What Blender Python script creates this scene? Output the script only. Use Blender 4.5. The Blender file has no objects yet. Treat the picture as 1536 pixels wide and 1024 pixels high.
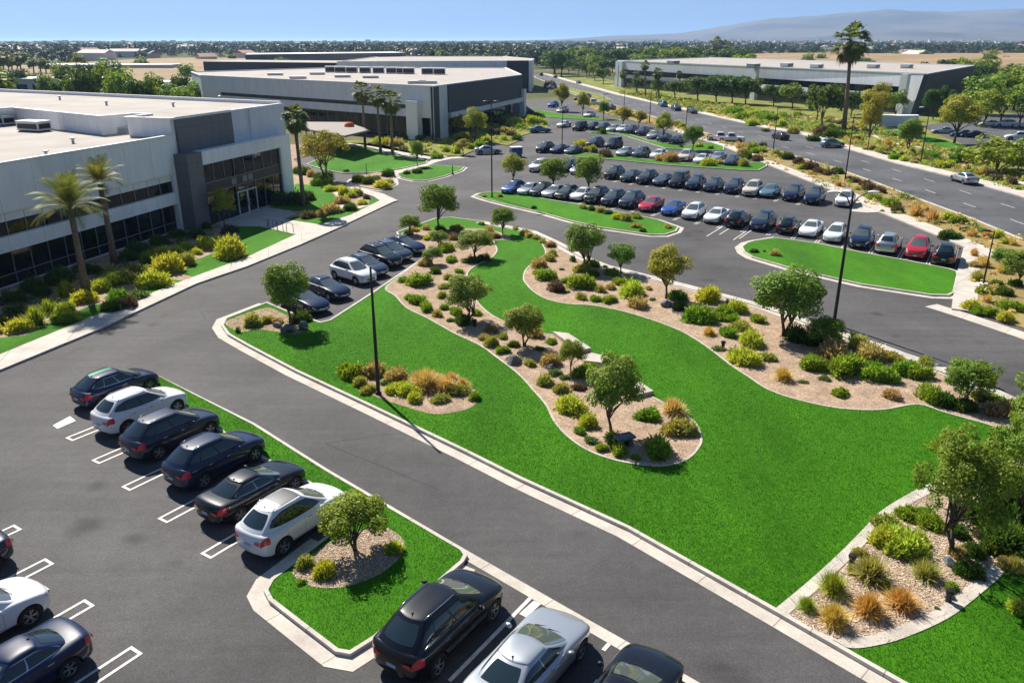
HAZE, SKY, SUN, EXPO = 0.00008, .066, 5.0, 0.8
import bpy, bmesh, math, random
import numpy as np
from mathutils import Vector, Matrix
from mathutils.geometry import tessellate_polygon
random.seed(7); RNG = np.random.default_rng(11)
sc = bpy.context.scene; COL = sc.collection
R = math.radians
# ------------------------------------------------------------------ camera model: where a ground point stands
F, H, V0 = 1200.0, 18.0, 60.0
TH = math.atan((512 - V0) / F); SN, CS = math.sin(TH), math.cos(TH)
def at(u, v, z=0.0):
    s = (v - 512) / F; a = (u - 768) / F; k = (H - z) / (SN + s * CS)
    return (k * a, k * (CS - s * SN))
def mpp(u, v):                                   # metres per photo pixel at that ground point
    x, y = at(u, v); return math.sqrt(y * y + H * H) / F
def hgt(u, v, vt):                               # height of something standing at (u,v) whose top shows at vt
    x, y = at(u, v); s = (vt - 512) / F
    return H - (SN + s * CS) / (CS - s * SN) * y
# ------------------------------------------------------------------ objects
def tag(o, label=None, cat=None, group=None, kind=None):
    for k, w in (('label', label), ('category', cat), ('group', group), ('kind', kind)):
        if w: o[k] = w
    return o
def empty(name, loc=(0, 0, 0), rz=0.0, sc_=1.0):
    o = bpy.data.objects.new(name, None); COL.objects.link(o); o.empty_display_size = .3
    o.location = loc; o.rotation_euler = (0, 0, rz); o.scale = (sc_,) * 3; return o
def link(name, me, parent=None, loc=None):
    o = bpy.data.objects.new(name, me); COL.objects.link(o)
    if parent: o.parent = parent
    if loc: o.location = loc
    return o
def mesh(name, V, Fc, mats, fm=None, smooth=False, ang=None):
    me = bpy.data.meshes.new(name); me.from_pydata([tuple(map(float, v)) for v in V], [], Fc)
    if not isinstance(mats, (list, tuple)): mats = [mats]
    for m in mats: me.materials.append(m)
    if fm: me.polygons.foreach_set('material_index', fm)
    if smooth: me.polygons.foreach_set('use_smooth', [True] * len(me.polygons))
    me.update()
    if ang:
        me.set_sharp_from_angle(angle=R(ang))
    return me
def soup(name, V, mat, k=4):                     # fast mesh out of loose k-gons, V is (n*k,3)
    V = np.asarray(V, dtype=np.float32).reshape(-1, 3); n = len(V) // k
    me = bpy.data.meshes.new(name)
    me.vertices.add(n * k); me.vertices.foreach_set('co', V.ravel())
    me.loops.add(n * k); me.loops.foreach_set('vertex_index', np.arange(n * k, dtype=np.int32))
    me.polygons.add(n); me.polygons.foreach_set('loop_start', np.arange(0, n * k, k, dtype=np.int32))
    me.polygons.foreach_set('loop_total', np.full(n, k, dtype=np.int32))
    me.materials.append(mat); me.update(calc_edges=True); return me
class MB:
    def __init__(s): s.V, s.F, s.M = [], [], []
    def add(s, V, Fc, m=0):
        b = len(s.V); s.V += [tuple(v) for v in V]
        for f in Fc: s.F.append(tuple(b + i for i in f)); s.M.append(m)
    def box(s, x0, x1, y0, y1, z0, z1, m=0):
        s.add([(x0,y0,z0),(x1,y0,z0),(x1,y1,z0),(x0,y1,z0),(x0,y0,z1),(x1,y0,z1),(x1,y1,z1),(x0,y1,z1)],
              [(0,3,2,1),(4,5,6,7),(0,1,5,4),(1,2,6,5),(2,3,7,6),(3,0,4,7)], m)
    def prism(s, pts, z0, z1, m=0, mtop=None, top=True):
        n = len(pts)
        if sum(pts[i][0]*pts[(i+1)%n][1]-pts[(i+1)%n][0]*pts[i][1] for i in range(n)) < 0: pts = pts[::-1]
        s.add([(p[0],p[1],z0) for p in pts]+[(p[0],p[1],z1) for p in pts], [(i,(i+1)%n,(i+1)%n+n,i+n) for i in range(n)], m)
        if top:
            tr = tessellate_polygon([[Vector((p[0],p[1],0)) for p in pts]])
            fs = []
            for t in tr:
                a,b,c = [pts[i] for i in t]
                if (b[0]-a[0])*(c[1]-a[1])-(c[0]-a[0])*(b[1]-a[1]) < 0: t = t[::-1]
                fs.append(tuple(t))
            s.add([(p[0],p[1],z1) for p in pts], fs, m if mtop is None else mtop)
    def tube(s, P, rad, n=8, m=0, cap=True):
        P = [Vector(p) for p in P]; rings = []
        for i, p in enumerate(P):
            d = (P[min(i+1,len(P)-1)] - P[max(i-1,0)]).normalized()
            a = d.orthogonal().normalized() if i == 0 else (pa - d*pa.dot(d)).normalized()
            pa = a; b = d.cross(a); r = rad[i] if isinstance(rad,(list,tuple)) else rad
            rings.append([p + (a*math.cos(2*math.pi*k/n)+b*math.sin(2*math.pi*k/n))*r for k in range(n)])
        V = [v for r_ in rings for v in r_]
        Fc = [(i*n+k, i*n+(k+1)%n, (i+1)*n+(k+1)%n, (i+1)*n+k) for i in range(len(P)-1) for k in range(n)]
        if cap: Fc += [tuple(range(n))[::-1], tuple((len(P)-1)*n+k for k in range(n))]
        s.add(V, Fc, m)
    def lathe(s, prof, n=24, m=0, c=(0,0,0), axis='z'):
        V = []
        for r, h in prof:
            for k in range(n):
                a = 2*math.pi*k/n; q = (r*math.cos(a), r*math.sin(a), h)
                if axis == 'y': q = (q[0], q[2], -q[1])
                V.append((c[0]+q[0], c[1]+q[1], c[2]+q[2]))
        s.add(V, [(i*n+k,i*n+(k+1)%n,(i+1)*n+(k+1)%n,(i+1)*n+k) for i in range(len(prof)-1) for k in range(n)], m)
    def me(s, name, mats, smooth=False, ang=None):
        return mesh(name, s.V, s.F, mats, s.M, smooth, ang)
    def obj(s, name, mats, parent=None, smooth=False, ang=None):
        return link(name, s.me(name, mats, smooth, ang), parent)
# ------------------------------------------------------------------ materials
def nt(m): return m.node_tree.nodes, m.node_tree.links
def mat(name, col, rough=.8, metal=0, spec=.5, coat=0, var=0, vs=3.0, bump=0, bs=20.0, rnd=0, emit=None):
    m = bpy.data.materials.new(name); m.use_nodes = True; N, L = nt(m); b = N['Principled BSDF']
    b.inputs['Base Color'].default_value = (*col, 1); b.inputs['Roughness'].default_value = rough
    b.inputs['Metallic'].default_value = metal; b.inputs['Specular IOR Level'].default_value = spec
    b.inputs['Coat Weight'].default_value = coat; b.inputs['Coat Roughness'].default_value = .04
    last = None
    if var or rnd or bump:
        tc = N.new('ShaderNodeTexCoord')
    if var:
        n1 = N.new('ShaderNodeTexNoise'); n1.inputs['Scale'].default_value = vs; n1.inputs['Detail'].default_value = 6
        L.new(tc.outputs['Object'], n1.inputs['Vector'])
        mr = N.new('ShaderNodeMapRange'); mr.inputs[1].default_value = .3; mr.inputs[2].default_value = .7
        mr.inputs[3].default_value = 1-var; mr.inputs[4].default_value = 1+var; L.new(n1.outputs[0], mr.inputs[0])
        mu = N.new('ShaderNodeMix'); mu.data_type = 'RGBA'; mu.blend_type = 'MULTIPLY'; mu.inputs[0].default_value = 1
        mu.inputs[6].default_value = (*col, 1); L.new(mr.outputs[0], mu.inputs[7]); last = mu.outputs[2]
    if rnd:
        oi = N.new('ShaderNodeObjectInfo'); hs = N.new('ShaderNodeHueSaturation')
        if last: L.new(last, hs.inputs['Color'])
        else: hs.inputs['Color'].default_value = (*col, 1)
        m1 = N.new('ShaderNodeMapRange'); m1.inputs[3].default_value = .5-rnd*.13; m1.inputs[4].default_value = .5+rnd*.07
        m2 = N.new('ShaderNodeMapRange'); m2.inputs[3].default_value = 1-rnd; m2.inputs[4].default_value = 1+rnd
        fr = N.new('ShaderNodeMath'); fr.operation = 'MULTIPLY_ADD'; fr.inputs[1].default_value = 7.31; fr.inputs[2].default_value = .2
        f2 = N.new('ShaderNodeMath'); f2.operation = 'FRACT'
        L.new(oi.outputs['Random'], m1.inputs[0]); L.new(oi.outputs['Random'], fr.inputs[0]); L.new(fr.outputs[0], f2.inputs[0]); L.new(f2.outputs[0], m2.inputs[0])
        L.new(m1.outputs[0], hs.inputs['Hue']); L.new(m2.outputs[0], hs.inputs['Value']); last = hs.outputs[0]
    if last: L.new(last, b.inputs['Base Color'])
    if bump:
        n2 = N.new('ShaderNodeTexNoise'); n2.inputs['Scale'].default_value = bs; n2.inputs['Detail'].default_value = 4
        L.new(tc.outputs['Object'], n2.inputs['Vector'])
        bp = N.new('ShaderNodeBump'); bp.inputs['Strength'].default_value = bump; bp.inputs['Distance'].default_value = .03
        L.new(n2.outputs[0], bp.inputs['Height']); L.new(bp.outputs[0], b.inputs['Normal'])
    if emit:
        b.inputs['Emission Color'].default_value = (*emit[:3],1); b.inputs['Emission Strength'].default_value = emit[3]
    return m
def ramp(N, L, fac, stops):
    r = N.new('ShaderNodeValToRGB'); e = r.color_ramp.elements
    while len(e) < len(stops): e.new(.5)
    for i, (p, c) in enumerate(stops):
        e[i].position = p; e[i].color = (*c, 1) if isinstance(c, tuple) else (c, c, c, 1)
    L.new(fac, r.inputs[0]); return r.outputs[0]
def noise(N, L, vec, scale, det=5, rough=.5, dist=0):
    n = N.new('ShaderNodeTexNoise'); n.inputs['Scale'].default_value = scale; n.inputs['Detail'].default_value = det
    n.inputs['Roughness'].default_value = rough; n.inputs['Distortion'].default_value = dist; L.new(vec, n.inputs['Vector']); return n.outputs[0]
def mapping(N, L, vec, scale=(1,1,1), rot=(0,0,0), loc=(0,0,0)):
    mp = N.new('ShaderNodeMapping'); mp.inputs['Scale'].default_value = scale; mp.inputs['Rotation'].default_value = rot
    mp.inputs['Location'].default_value = loc; L.new(vec, mp.inputs[0]); return mp.outputs[0]
def mixc(N, L, f, a, b, mode='MIX'):
    x = N.new('ShaderNodeMix'); x.data_type = 'RGBA'; x.blend_type = mode
    for s, i in ((f, 0), (a, 6), (b, 7)):
        if isinstance(s, (int, float)): x.inputs[i].default_value = s if i == 0 else (s, s, s, 1)
        elif isinstance(s, tuple): x.inputs[i].default_value = (*s, 1)
        else: L.new(s, x.inputs[i])
    return x.outputs[2]
def base(name):
    m = bpy.data.materials.new(name); m.use_nodes = True; N, L = nt(m); tc = N.new('ShaderNodeTexCoord')
    return m, N, L, N['Principled BSDF'], tc.outputs['Object']
def bumpn(N, L, b, h, st, d=.02):
    bp = N.new('ShaderNodeBump'); bp.inputs['Strength'].default_value = st; bp.inputs['Distance'].default_value = d
    L.new(h, bp.inputs['Height']); L.new(bp.outputs[0], b.inputs['Normal'])
def asphalt(name, col, streak, seed=0):
    m, N, L, b, o = base(name)
    big = noise(N, L, mapping(N, L, o, loc=(seed, 3, 0)), .09, 5, .6)
    st = noise(N, L, mapping(N, L, o, (.05, 1.3, 1), (0, 0, streak)), 1.0, 6, .65, .4)
    md = noise(N, L, o, 2.2, 6, .7)
    m2 = noise(N, L, o, 9, 4, .75)
    fi = noise(N, L, o, 26, 3, .8)
    c = mixc(N, L, 1, col, ramp(N, L, big, [(.35, .68), (.65, 1.32)]), 'MULTIPLY')
    c = mixc(N, L, 1, c, ramp(N, L, st, [(.3, .88), (.7, 1.12)]), 'MULTIPLY')
    c = mixc(N, L, 1, c, ramp(N, L, md, [(.3, .86), (.7, 1.14)]), 'MULTIPLY')
    c = mixc(N, L, 1, c, ramp(N, L, fi, [(.35, .55), (.5, 1.0), (.68, 1.65)]), 'MULTIPLY')
    c = mixc(N, L, 1, c, ramp(N, L, m2, [(.32, .80), (.5, 1.0), (.68, 1.22)]), 'MULTIPLY')
    vo = N.new('ShaderNodeTexVoronoi'); vo.feature = 'DISTANCE_TO_EDGE'; vo.inputs['Scale'].default_value = .11
    L.new(mixc(N, L, .06, o, noise(N, L, o, .8, 6, .7), 'ADD'), vo.inputs['Vector'])
    ck = ramp(N, L, vo.outputs['Distance'], [(.0, .45), (.0035, 1.0)])
    gate = ramp(N, L, noise(N, L, mapping(N, L, o, loc=(9, seed, 0)), .05, 2), [(.50, 0.0), (.56, .8)])
    c = mixc(N, L, gate, c, mixc(N, L, 1, c, ck, 'MULTIPLY'))
    v2 = N.new('ShaderNodeTexVoronoi'); v2.feature = 'SMOOTH_F1'; v2.inputs['Scale'].default_value = .42; L.new(mixc(N, L, .25, o, noise(N, L, o, 1.7, 5, .7), 'ADD'), v2.inputs['Vector'])
    sp = ramp(N, L, v2.outputs['Distance'], [(.06, .45), (.24, 1.0)]); g2 = ramp(N, L, noise(N, L, mapping(N, L, o, loc=(31, seed, 0)), .16, 3), [(.46, 0.0), (.56, .9)])
    c = mixc(N, L, g2, c, mixc(N, L, 1, c, sp, 'MULTIPLY'))
    L.new(c, b.inputs['Base Color']); b.inputs['Roughness'].default_value = .85; b.inputs['Specular IOR Level'].default_value = .35
    bumpn(N, L, b, fi, .5); return m
def concrete(name, col, joint=0, rot=0.0):
    m, N, L, b, o = base(name)
    c = mixc(N, L, 1, col, ramp(N, L, noise(N, L, o, .7, 6, .7), [(.3, .72), (.7, 1.12)]), 'MULTIPLY')
    c = mixc(N, L, 1, c, ramp(N, L, noise(N, L, o, 14, 4, .7), [(.3, .85), (.7, 1.1)]), 'MULTIPLY')
    if joint:
        mp = mapping(N, L, o, (1/joint,)*3, (0, 0, rot)); sx = N.new('ShaderNodeSeparateXYZ'); L.new(mp, sx.inputs[0])
        f = N.new('ShaderNodeMath'); f.operation = 'FRACT'; L.new(sx.outputs[0], f.inputs[0])
        c = mixc(N, L, 1, c, ramp(N, L, f.outputs[0], [(0, .42), (.03/joint, .5), (.04/joint+.002, 1.0)]), 'MULTIPLY')
    L.new(c, b.inputs['Base Color']); b.inputs['Roughness'].default_value = .9; b.inputs['Specular IOR Level'].default_value = .3
    return m
def lawnmat(name, dark, lite):
    m, N, L, b, o = base(name)
    c = mixc(N, L, ramp(N, L, noise(N, L, o, 16, 5, .85), [(.3, 0.), (.7, 1.)]), dark, lite)
    c = mixc(N, L, 1, c, ramp(N, L, noise(N, L, mapping(N, L, o, (1, .35, 1), (0, 0, .6)), .22, 5, .6), [(.3, .70), (.7, 1.25)]), 'MULTIPLY')
    c = mixc(N, L, 1, c, ramp(N, L, noise(N, L, o, 2.6, 5, .7), [(.3, .8), (.7, 1.18)]), 'MULTIPLY')
    L.new(c, b.inputs['Base Color']); b.inputs['Roughness'].default_value = .9; b.inputs['Specular IOR Level'].default_value = .12
    bumpn(N, L, b, noise(N, L, o, 22, 4, .8), .8, .05); return m
def mulchmat(name, a, bb, c3):
    m, N, L, b, o = base(name)
    v = N.new('ShaderNodeTexVoronoi'); v.inputs['Scale'].default_value = 16; L.new(o, v.inputs['Vector'])
    sx = N.new('ShaderNodeSeparateColor'); L.new(v.outputs['Color'], sx.inputs[0])
    c = ramp(N, L, sx.outputs[0], [(.0, a), (.5, bb), (1.0, c3)])
    c = mixc(N, L, 1, c, ramp(N, L, noise(N, L, o, 1.2, 5, .7), [(.3, .7), (.7, 1.2)]), 'MULTIPLY')
    L.new(c, b.inputs['Base Color']); b.inputs['Roughness'].default_value = .95; b.inputs['Specular IOR Level'].default_value = .1
    bumpn(N, L, b, v.outputs['Distance'], .9, .04); return m
def leafmat(name, col, rnd=.22, tr=.35, lo=.5, hi=1.55):
    m = bpy.data.materials.new(name); m.use_nodes = True; N, L = nt(m)
    N.remove(N['Principled BSDF']); out = N['Material Output']
    g = N.new('ShaderNodeNewGeometry'); oi = N.new('ShaderNodeObjectInfo')
    hs = N.new('ShaderNodeHueSaturation'); hs.inputs['Color'].default_value = (*col, 1)
    m1 = N.new('ShaderNodeMapRange'); m1.inputs[3].default_value = .5-rnd*.12; m1.inputs[4].default_value = .5+rnd*.10; L.new(oi.outputs['Random'], m1.inputs[0])
    m2 = N.new('ShaderNodeMapRange'); m2.inputs[3].default_value = lo; m2.inputs[4].default_value = hi; L.new(g.outputs['Random Per Island'], m2.inputs[0])
    L.new(m1.outputs[0], hs.inputs['Hue']); L.new(m2.outputs[0], hs.inputs['Value'])
    d = N.new('ShaderNodeBsdfPrincipled'); d.inputs['Roughness'].default_value = .5; d.inputs['Specular IOR Level'].default_value = .10
    t = N.new('ShaderNodeBsdfTranslucent'); mx = N.new('ShaderNodeMixShader'); mx.inputs[0].default_value = tr
    t2 = mixc(N, L, 1, hs.outputs[0], (1.25, 1.15, .5), 'MULTIPLY')
    L.new(hs.outputs[0], d.inputs['Base Color']); L.new(t2, t.inputs[0])
    L.new(d.outputs[0], mx.inputs[1]); L.new(t.outputs[0], mx.inputs[2]); L.new(mx.outputs[0], out.inputs[0]); return m
def panelmat(name, col, jx, jz=0, rough=.7, amt=.6):
    m, N, L, b, o = base(name)
    c = mixc(N, L, 1, col, ramp(N, L, noise(N, L, mapping(N, L, o, (1, 1, .35)), .6, 6, .65), [(.3, .9), (.7, 1.08)]), 'MULTIPLY')
    c = mixc(N, L, 1, c, ramp(N, L, noise(N, L, mapping(N, L, o, (3, 3, .2)), .8, 5, .7), [(.3, .95), (.7, 1.04)]), 'MULTIPLY')
    sx = N.new('ShaderNodeSeparateXYZ'); L.new(o, sx.inputs[0])
    for ax, j in ((0, jx), (2, jz)):
        if not j: continue
        dv = N.new('ShaderNodeMath'); dv.operation = 'DIVIDE'; dv.inputs[1].default_value = j; L.new(sx.outputs[ax], dv.inputs[0])
        f = N.new('ShaderNodeMath'); f.operation = 'FRACT'; L.new(dv.outputs[0], f.inputs[0])
        c = mixc(N, L, 1, c, ramp(N, L, f.outputs[0], [(0, amt), (.03/j, amt), (.045/j, 1.0)]), 'MULTIPLY')
    L.new(c, b.inputs['Base Color']); b.inputs['Roughness'].default_value = rough; b.inputs['Specular IOR Level'].default_value = .35
    return m
M = {}
M['asphalt'] = asphalt('asphalt', (.070, .067, .067), R(43), 1)
M['road'] = asphalt('road_asphalt', (.080, .081, .087), R(100), 5)
M['conc'] = concrete('concrete', (.56, .505, .435), 3.0, R(45))
M['conc2'] = concrete('sidewalk_concrete', (.57, .515, .445), 3.0, R(-15))
M['kerb'] = concrete('kerb_concrete', (.56, .515, .455), 2.4, R(43))
M['slab'] = concrete('slab_stone', (.52, .47, .40))
M['lawn'] = lawnmat('lawn', (.026, .125, .003), (.075, .235, .008))
M['grassdry'] = lawnmat('verge_grass', (.17, .14, .045), (.42, .31, .13))
M['grassy'] = lawnmat('verge_green', (.09, .14, .02), (.30, .28, .07))
M['mulch'] = mulchmat('mulch', (.30, .20, .135), (.42, .30, .205), (.52, .40, .29))
M['gravelbed'] = mulchmat('gravel_bed', (.22, .14, .095), (.42, .31, .21), (.6, .50, .38))
M['line'] = mat('line_paint', (.62, .58, .52), .7, var=.18, vs=6)
M['bark'] = mat('bark', (.10, .075, .055), .9, var=.3, vs=8, bump=.6, bs=14)
M['palmbark'] = mat('palm_bark', (.17, .13, .095), .9, var=.35, vs=5, bump=.8, bs=9)
M['wallw'] = panelmat('white_panels', (.86, .87, .875), 3.4)
M['wallg'] = panelmat('grey_tiles', (.165, .16, .168), 1.28, 1.1, .6)
M['walld'] = panelmat('dark_cladding', (.055, .058, .072), 2.2, 0, .6)
M['wallm'] = panelmat('grey_panels', (.68, .70, .73), 5.0)
M['parapet'] = mat('parapet', (.78, .79, .80), .6, var=.06)
M['roof'] = mat('roof_membrane', (.37, .335, .295), .9, var=.13, vs=.22)
M['glass'] = mat('glass', (.004, .009, .010), .03, spec=.5, var=.3, vs=.3)
M['mull'] = mat('mullion', (.30, .32, .34), .4, metal=.5)
M['spandrel'] = mat('spandrel', (.022, .024, .03), .4)
M['dark'] = mat('dark_metal', (.014, .014, .017), .45, metal=.2)
M['white'] = mat('white_metal', (.72, .72, .70), .5)
M['lampglass'] = mat('lamp_lens', (.6, .6, .58), .3)
M['rock'] = mat('rock', (.14, .15, .17), .85, var=.4, vs=4, bump=.8, bs=6)
M['orange'] = mat('orange_fabric', (.62, .10, .02), .8)
M['bluebox'] = mat('blue_box', (.02, .08, .28), .4)
M['rust'] = mat('rust', (.25, .09, .05), .7)
# ------------------------------------------------------------------ flat things
def spline(P, closed=True, n=5):
    out = []; m = len(P); rng = range(m if closed else m-1)
    for i in rng:
        g = lambda k: P[k % m] if closed else P[max(0, min(m-1, k))]
        p0, p1, p2, p3 = g(i-1), g(i), g(i+1), g(i+2)
        for j in range(n):
            t = j/n
            out.append(tuple(.5*((2*p1[k])+(-p0[k]+p2[k])*t+(2*p0[k]-5*p1[k]+4*p2[k]-p3[k])*t*t+(-p0[k]+3*p1[k]-3*p2[k]+p3[k])*t**3) for k in (0, 1)))
    if not closed: out.append(P[-1])
    return out
def area(P): return sum(P[i][0]*P[(i+1)%len(P)][1]-P[(i+1)%len(P)][0]*P[i][1] for i in range(len(P)))/2
def offs(P, d, closed):                          # offset to the right-hand side of travel
    n = len(P); out = []
    for i in range(n):
        a = P[(i-1) % n] if closed or i > 0 else None; b = P[(i+1) % n] if closed or i < n-1 else None; p = P[i]
        ns = []
        for q, r in ((a, p), (p, b)):
            if q is None or r is None: continue
            dx, dy = r[0]-q[0], r[1]-q[1]; l = math.hypot(dx, dy) or 1e-6; ns.append((dy/l, -dx/l))
        nx = sum(k[0] for k in ns)/len(ns); ny = sum(k[1] for k in ns)/len(ns); l2 = max(nx*nx+ny*ny, .35)
        out.append((p[0]+nx*d/l2, p[1]+ny*d/l2))
    return out
def ribbon_mb(mb, P, a, b, z0, z1, closed=False, m=0):
    A, B = offs(P, a, closed), offs(P, b, closed); n = len(P)
    V = [(*p, z1) for p in A]+[(*p, z1) for p in B]+[(*p, z0) for p in A]+[(*p, z0) for p in B]
    Fc = []
    for i in range(n if closed else n-1):
        j = (i+1) % n
        Fc.append((i, n+i, n+j, j))
        if z1-z0 > .02: Fc += [(2*n+i, i, j, 2*n+j), (n+i, 3*n+i, 3*n+j, n+j)]
    if not closed and z1-z0 > .02: Fc += [(0, 2*n, 3*n, n), (n-1, 2*n-1, 4*n-1, 3*n-1)]
    mb.add(V, Fc, m)
def sheet(name, P, z, m, kind='structure', z0=None):
    mb = MB()
    if z0 is None: 
        mb.prism(P, z, z, 0); mb.F = [f for f in mb.F if len(f) == 3]
    else: mb.prism(P, z0, z, 0)
    o = mb.obj(name, M[m]); 
    if kind: o['kind'] = kind
    return o
def ribbon(name, P, a, b, z0, z1, m, closed=False):
    mb = MB(); ribbon_mb(mb, P, a, b, z0, z1, closed); o = mb.obj(name, M[m]); o['kind'] = 'structure'; return o
def ccw(P): return P if area(P) > 0 else P[::-1]
W = lambda pts: [at(*p) for p in pts]
def cr(ox, oy, s): return lambda x, y: (ox+x/s, oy+y/s)
c2 = cr(330, 300, 3.4133); c7 = cr(700, 420, 3.4133); c6 = cr(700, 200, 3.4133); c5 = cr(1086, 240, 3.4133)
c8 = cr(1086, 624, 2.56); c1 = cr(0, 300, 3.4133); c2a = cr(350, 60, 3.4133); c4 = cr(1086, 0, 3.4133); c3 = cr(700, 60, 3.4133)
cb2 = cr(560, 90, 5.689); cf = cr(780, 110, 4.655); ci = cr(300, 640, 3.4133); cx5 = cr(1280, 100, 5.12)
cid = lambda x, y: (x, y)
def island(name, px, smooth=0, kerb=True, gutter=0, top='lawn'):
    P = ccw(W(px)); P = spline(P, True, smooth) if smooth else P
    sheet(name, P, .125, top, z0=0.0)
    if kerb: ribbon('kerb', P, .0, .16, 0.0, .15, 'kerb', True)
    if gutter: ribbon('gutter', P, .16, .16+gutter, 0, .014, 'conc', True)
    return P

# ground to the horizon, asphalt, main road
gm, N_, L_, b_, o_ = base('dry_ground')
c_ = mixc(N_, L_, ramp(N_, L_, noise(N_, L_, o_, .004, 6, .6), [(.34, 0.), (.50, 1.)]), (.27, .19, .11), (.085, .10, .035))
c_ = mixc(N_, L_, 1, c_, ramp(N_, L_, noise(N_, L_, o_, .03, 6, .7), [(.3, .72), (.7, 1.25)]), 'MULTIPLY')
c_ = mixc(N_, L_, 1, c_, ramp(N_, L_, noise(N_, L_, o_, .6, 5, .7), [(.3, .8), (.7, 1.15)]), 'MULTIPLY')
L_.new(c_, b_.inputs['Base Color']); b_.inputs['Roughness'].default_value = .95; b_.inputs['Specular IOR Level'].default_value = .1
M['ground'] = gm
sheet('ground', [(-9000, -300), (9000, -300), (9000, 12000), (-9000, 12000)], -.03, 'ground')
sheet('car_park_asphalt', [(-60, -40), (70, -40), (60, 60), (48, 80), (48, 150), (34, 200), (22, 270), (-4, 262), (-8, 205), (-12, 150), (-60, 150)], .0, 'asphalt')
near_px = [(1536, 363), (1452, 328), (1379, 301), (1309, 274), (1250, 253), (1188, 234), (1115, 214), (1060, 201), (1008, 185), (949, 166), (905, 154), (870, 143), (840, 132), (815, 122), (803, 117), (798, 112)]
far_px = [(1536, 296), (1437, 268), (1350, 247), (1262, 221), (1203, 202), (1150, 193), (1066, 174), (993, 158), (923, 142), (876, 129), (841, 119), (825, 114), (812, 110.5)]
near_w = [(40, -40), (45, 20), (48, 50)] + W(near_px); far_w = [(56, -40), (60, 20), (62, 60)] + W(far_px)
sheet('main_road', near_w + far_w[::-1], .006, 'road')
# verge between car park and main road
lot_px = [(860, 152), (905, 170), (940, 180), (985, 189), (1020, 200), (1049, 209), (1087, 221), (1130, 239), (1200, 267), (1255, 289), (1320, 319), (1411, 356), (1456, 374), (1449, 463), (1536, 494), (1750, 572)]
lot_w = W(lot_px)
verge = W(near_px[:12])[::-1] + [(48, 50), (47, 38)]
sheet('verge', lot_w[::-1] + verge, .12, 'grassdry', z0=-.01)
ribbon('road_kerb', near_w[2:], -.05, .32, 0, .16, 'kerb')
ribbon('road_kerb', far_w[2:], -.3, .05, 0, .16, 'kerb')
ribbon('sidewalk', W([(985, 189), (1020, 200), (1049, 209), (1087, 221), (1130, 239), (1200, 267), (1255, 289), (1320, 319), (1411, 356), (1458, 376), (1536, 409), (1640, 452)]), -1.9, 0.1, 0, .135, 'conc2')
ribbon('sidewalk', W([(1456, 374), (1446, 420), (1441, 467)]), -1.0, .6, 0, .14, 'conc')
ribbon('sidewalk', W([(1398, 458), (1449, 474), (1536, 503), (1750, 582)]), -.55, .75, 0, .03, 'conc')
sheet('sidewalk', W([(1273, 291), (1292, 303), (1322, 318), (1300, 319), (1276, 317)]), .02, 'conc', z0=0)
# far side of the main road
ribbon('sidewalk', far_w[2:], .05, 2.6, 0, .135, 'conc2')
sheet('verge', offs(far_w[2:], 2.6, False) + [at(900, 118), (58, 340), (95, 290), (120, 230), (150, 190), (170, 120), (130, 40), (80, 40)], .10, 'grassy', z0=-.02)
sheet('lawn', W(spline([(1150, 185), (1186, 190), (1220, 196), (1255, 192), (1230, 184), (1190, 180), (1160, 180)])), .125, 'lawn')
sheet('lawn', W([(1286, 188), (1330, 190), (1370, 201), (1420, 212), (1445, 220), (1440, 226), (1395, 218), (1350, 208), (1300, 199)]), .125, 'lawn')
ribbon('garden_path', W(spline([(1170, 178), (1230, 184), (1290, 197), (1340, 215), (1390, 224), (1420, 237), (1450, 250), (1490, 262), (1540, 278)], False, 4)), -.5, .5, .1, .13, 'conc')
ribbon('garden_path', W(spline([(1100, 166), (1170, 175), (1230, 177), (1300, 186), (1350, 196)], False, 4)), -.7, .7, .1, .13, 'conc')
sheet('parking_lot_asphalt', W([(1380, 190), (1416, 184), (1470, 176), (1536, 170), (1700, 178), (1700, 262), (1536, 252), (1470, 226), (1425, 210)]), .115, 'road')
# left sidewalk, planting ground by the office building
sw_out = [(-260, 655), (0, 556), (146, 496), (293, 427), (369, 401), (450, 368), (520, 337), (590, 304)]
sw_in = [(-260, 627), (0, 534), (146, 474), (272, 424), (369, 388), (442, 354), (479, 338), (526, 324), (570, 302)]
swo = W(sw_out); swi = W(sw_in)
sheet('planting_ground', swi + W([(553, 297), (518, 283), (488, 268), (462, 258), (440, 240)]) + [(-31, 150), (-60, 150), (-60, 30), (-48, 20)], .10, 'mulch', z0=0)
sheet('sidewalk', swo + W([(597, 302), (575, 292), (520, 277), (516, 281), (560, 296), (570, 302)]) + swi[::-1][1:], .125, 'conc2', z0=0)
ribbon('kerb', swo[:-1], -.06, .14, 0, .135, 'kerb')
sheet('plaza', W([(318, 334), (398, 309), (425, 312), (445, 322), (425, 330), (479, 338), (442, 354), (390, 342), (340, 345)]), .115, 'conc')
def lawn(px, sm=0, z=.118, f=cid, name='lawn', m='lawn'):
    P = W([f(*p) for p in px]); P = spline(P, True, sm) if sm else P
    sheet(name, P, z, m); return P
lawn([(930,385),(1000,400),(1255,300),(1505,190),(1510,180),(1330,140),(1210,140),(1230,200),(1240,260),(1100,275),(1000,315)], f=c1)
lawn([(-200,1000),(0,714),(130,700),(250,640),(400,575),(480,545),(620,520),(700,480),(860,410),(945,420),(530,590),(0,800),(-300,930),(-600,1060)], f=c1)
lawn([(320,740),(420,748),(470,757),(520,800),(540,840),(500,862),(380,882),(300,880),(180,862),(260,830)], f=c2a)
lawn([(270,920),(440,950),(500,940),(610,898),(758,828),(700,810),(690,850),(600,880),(350,905)], f=c2a)
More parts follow.
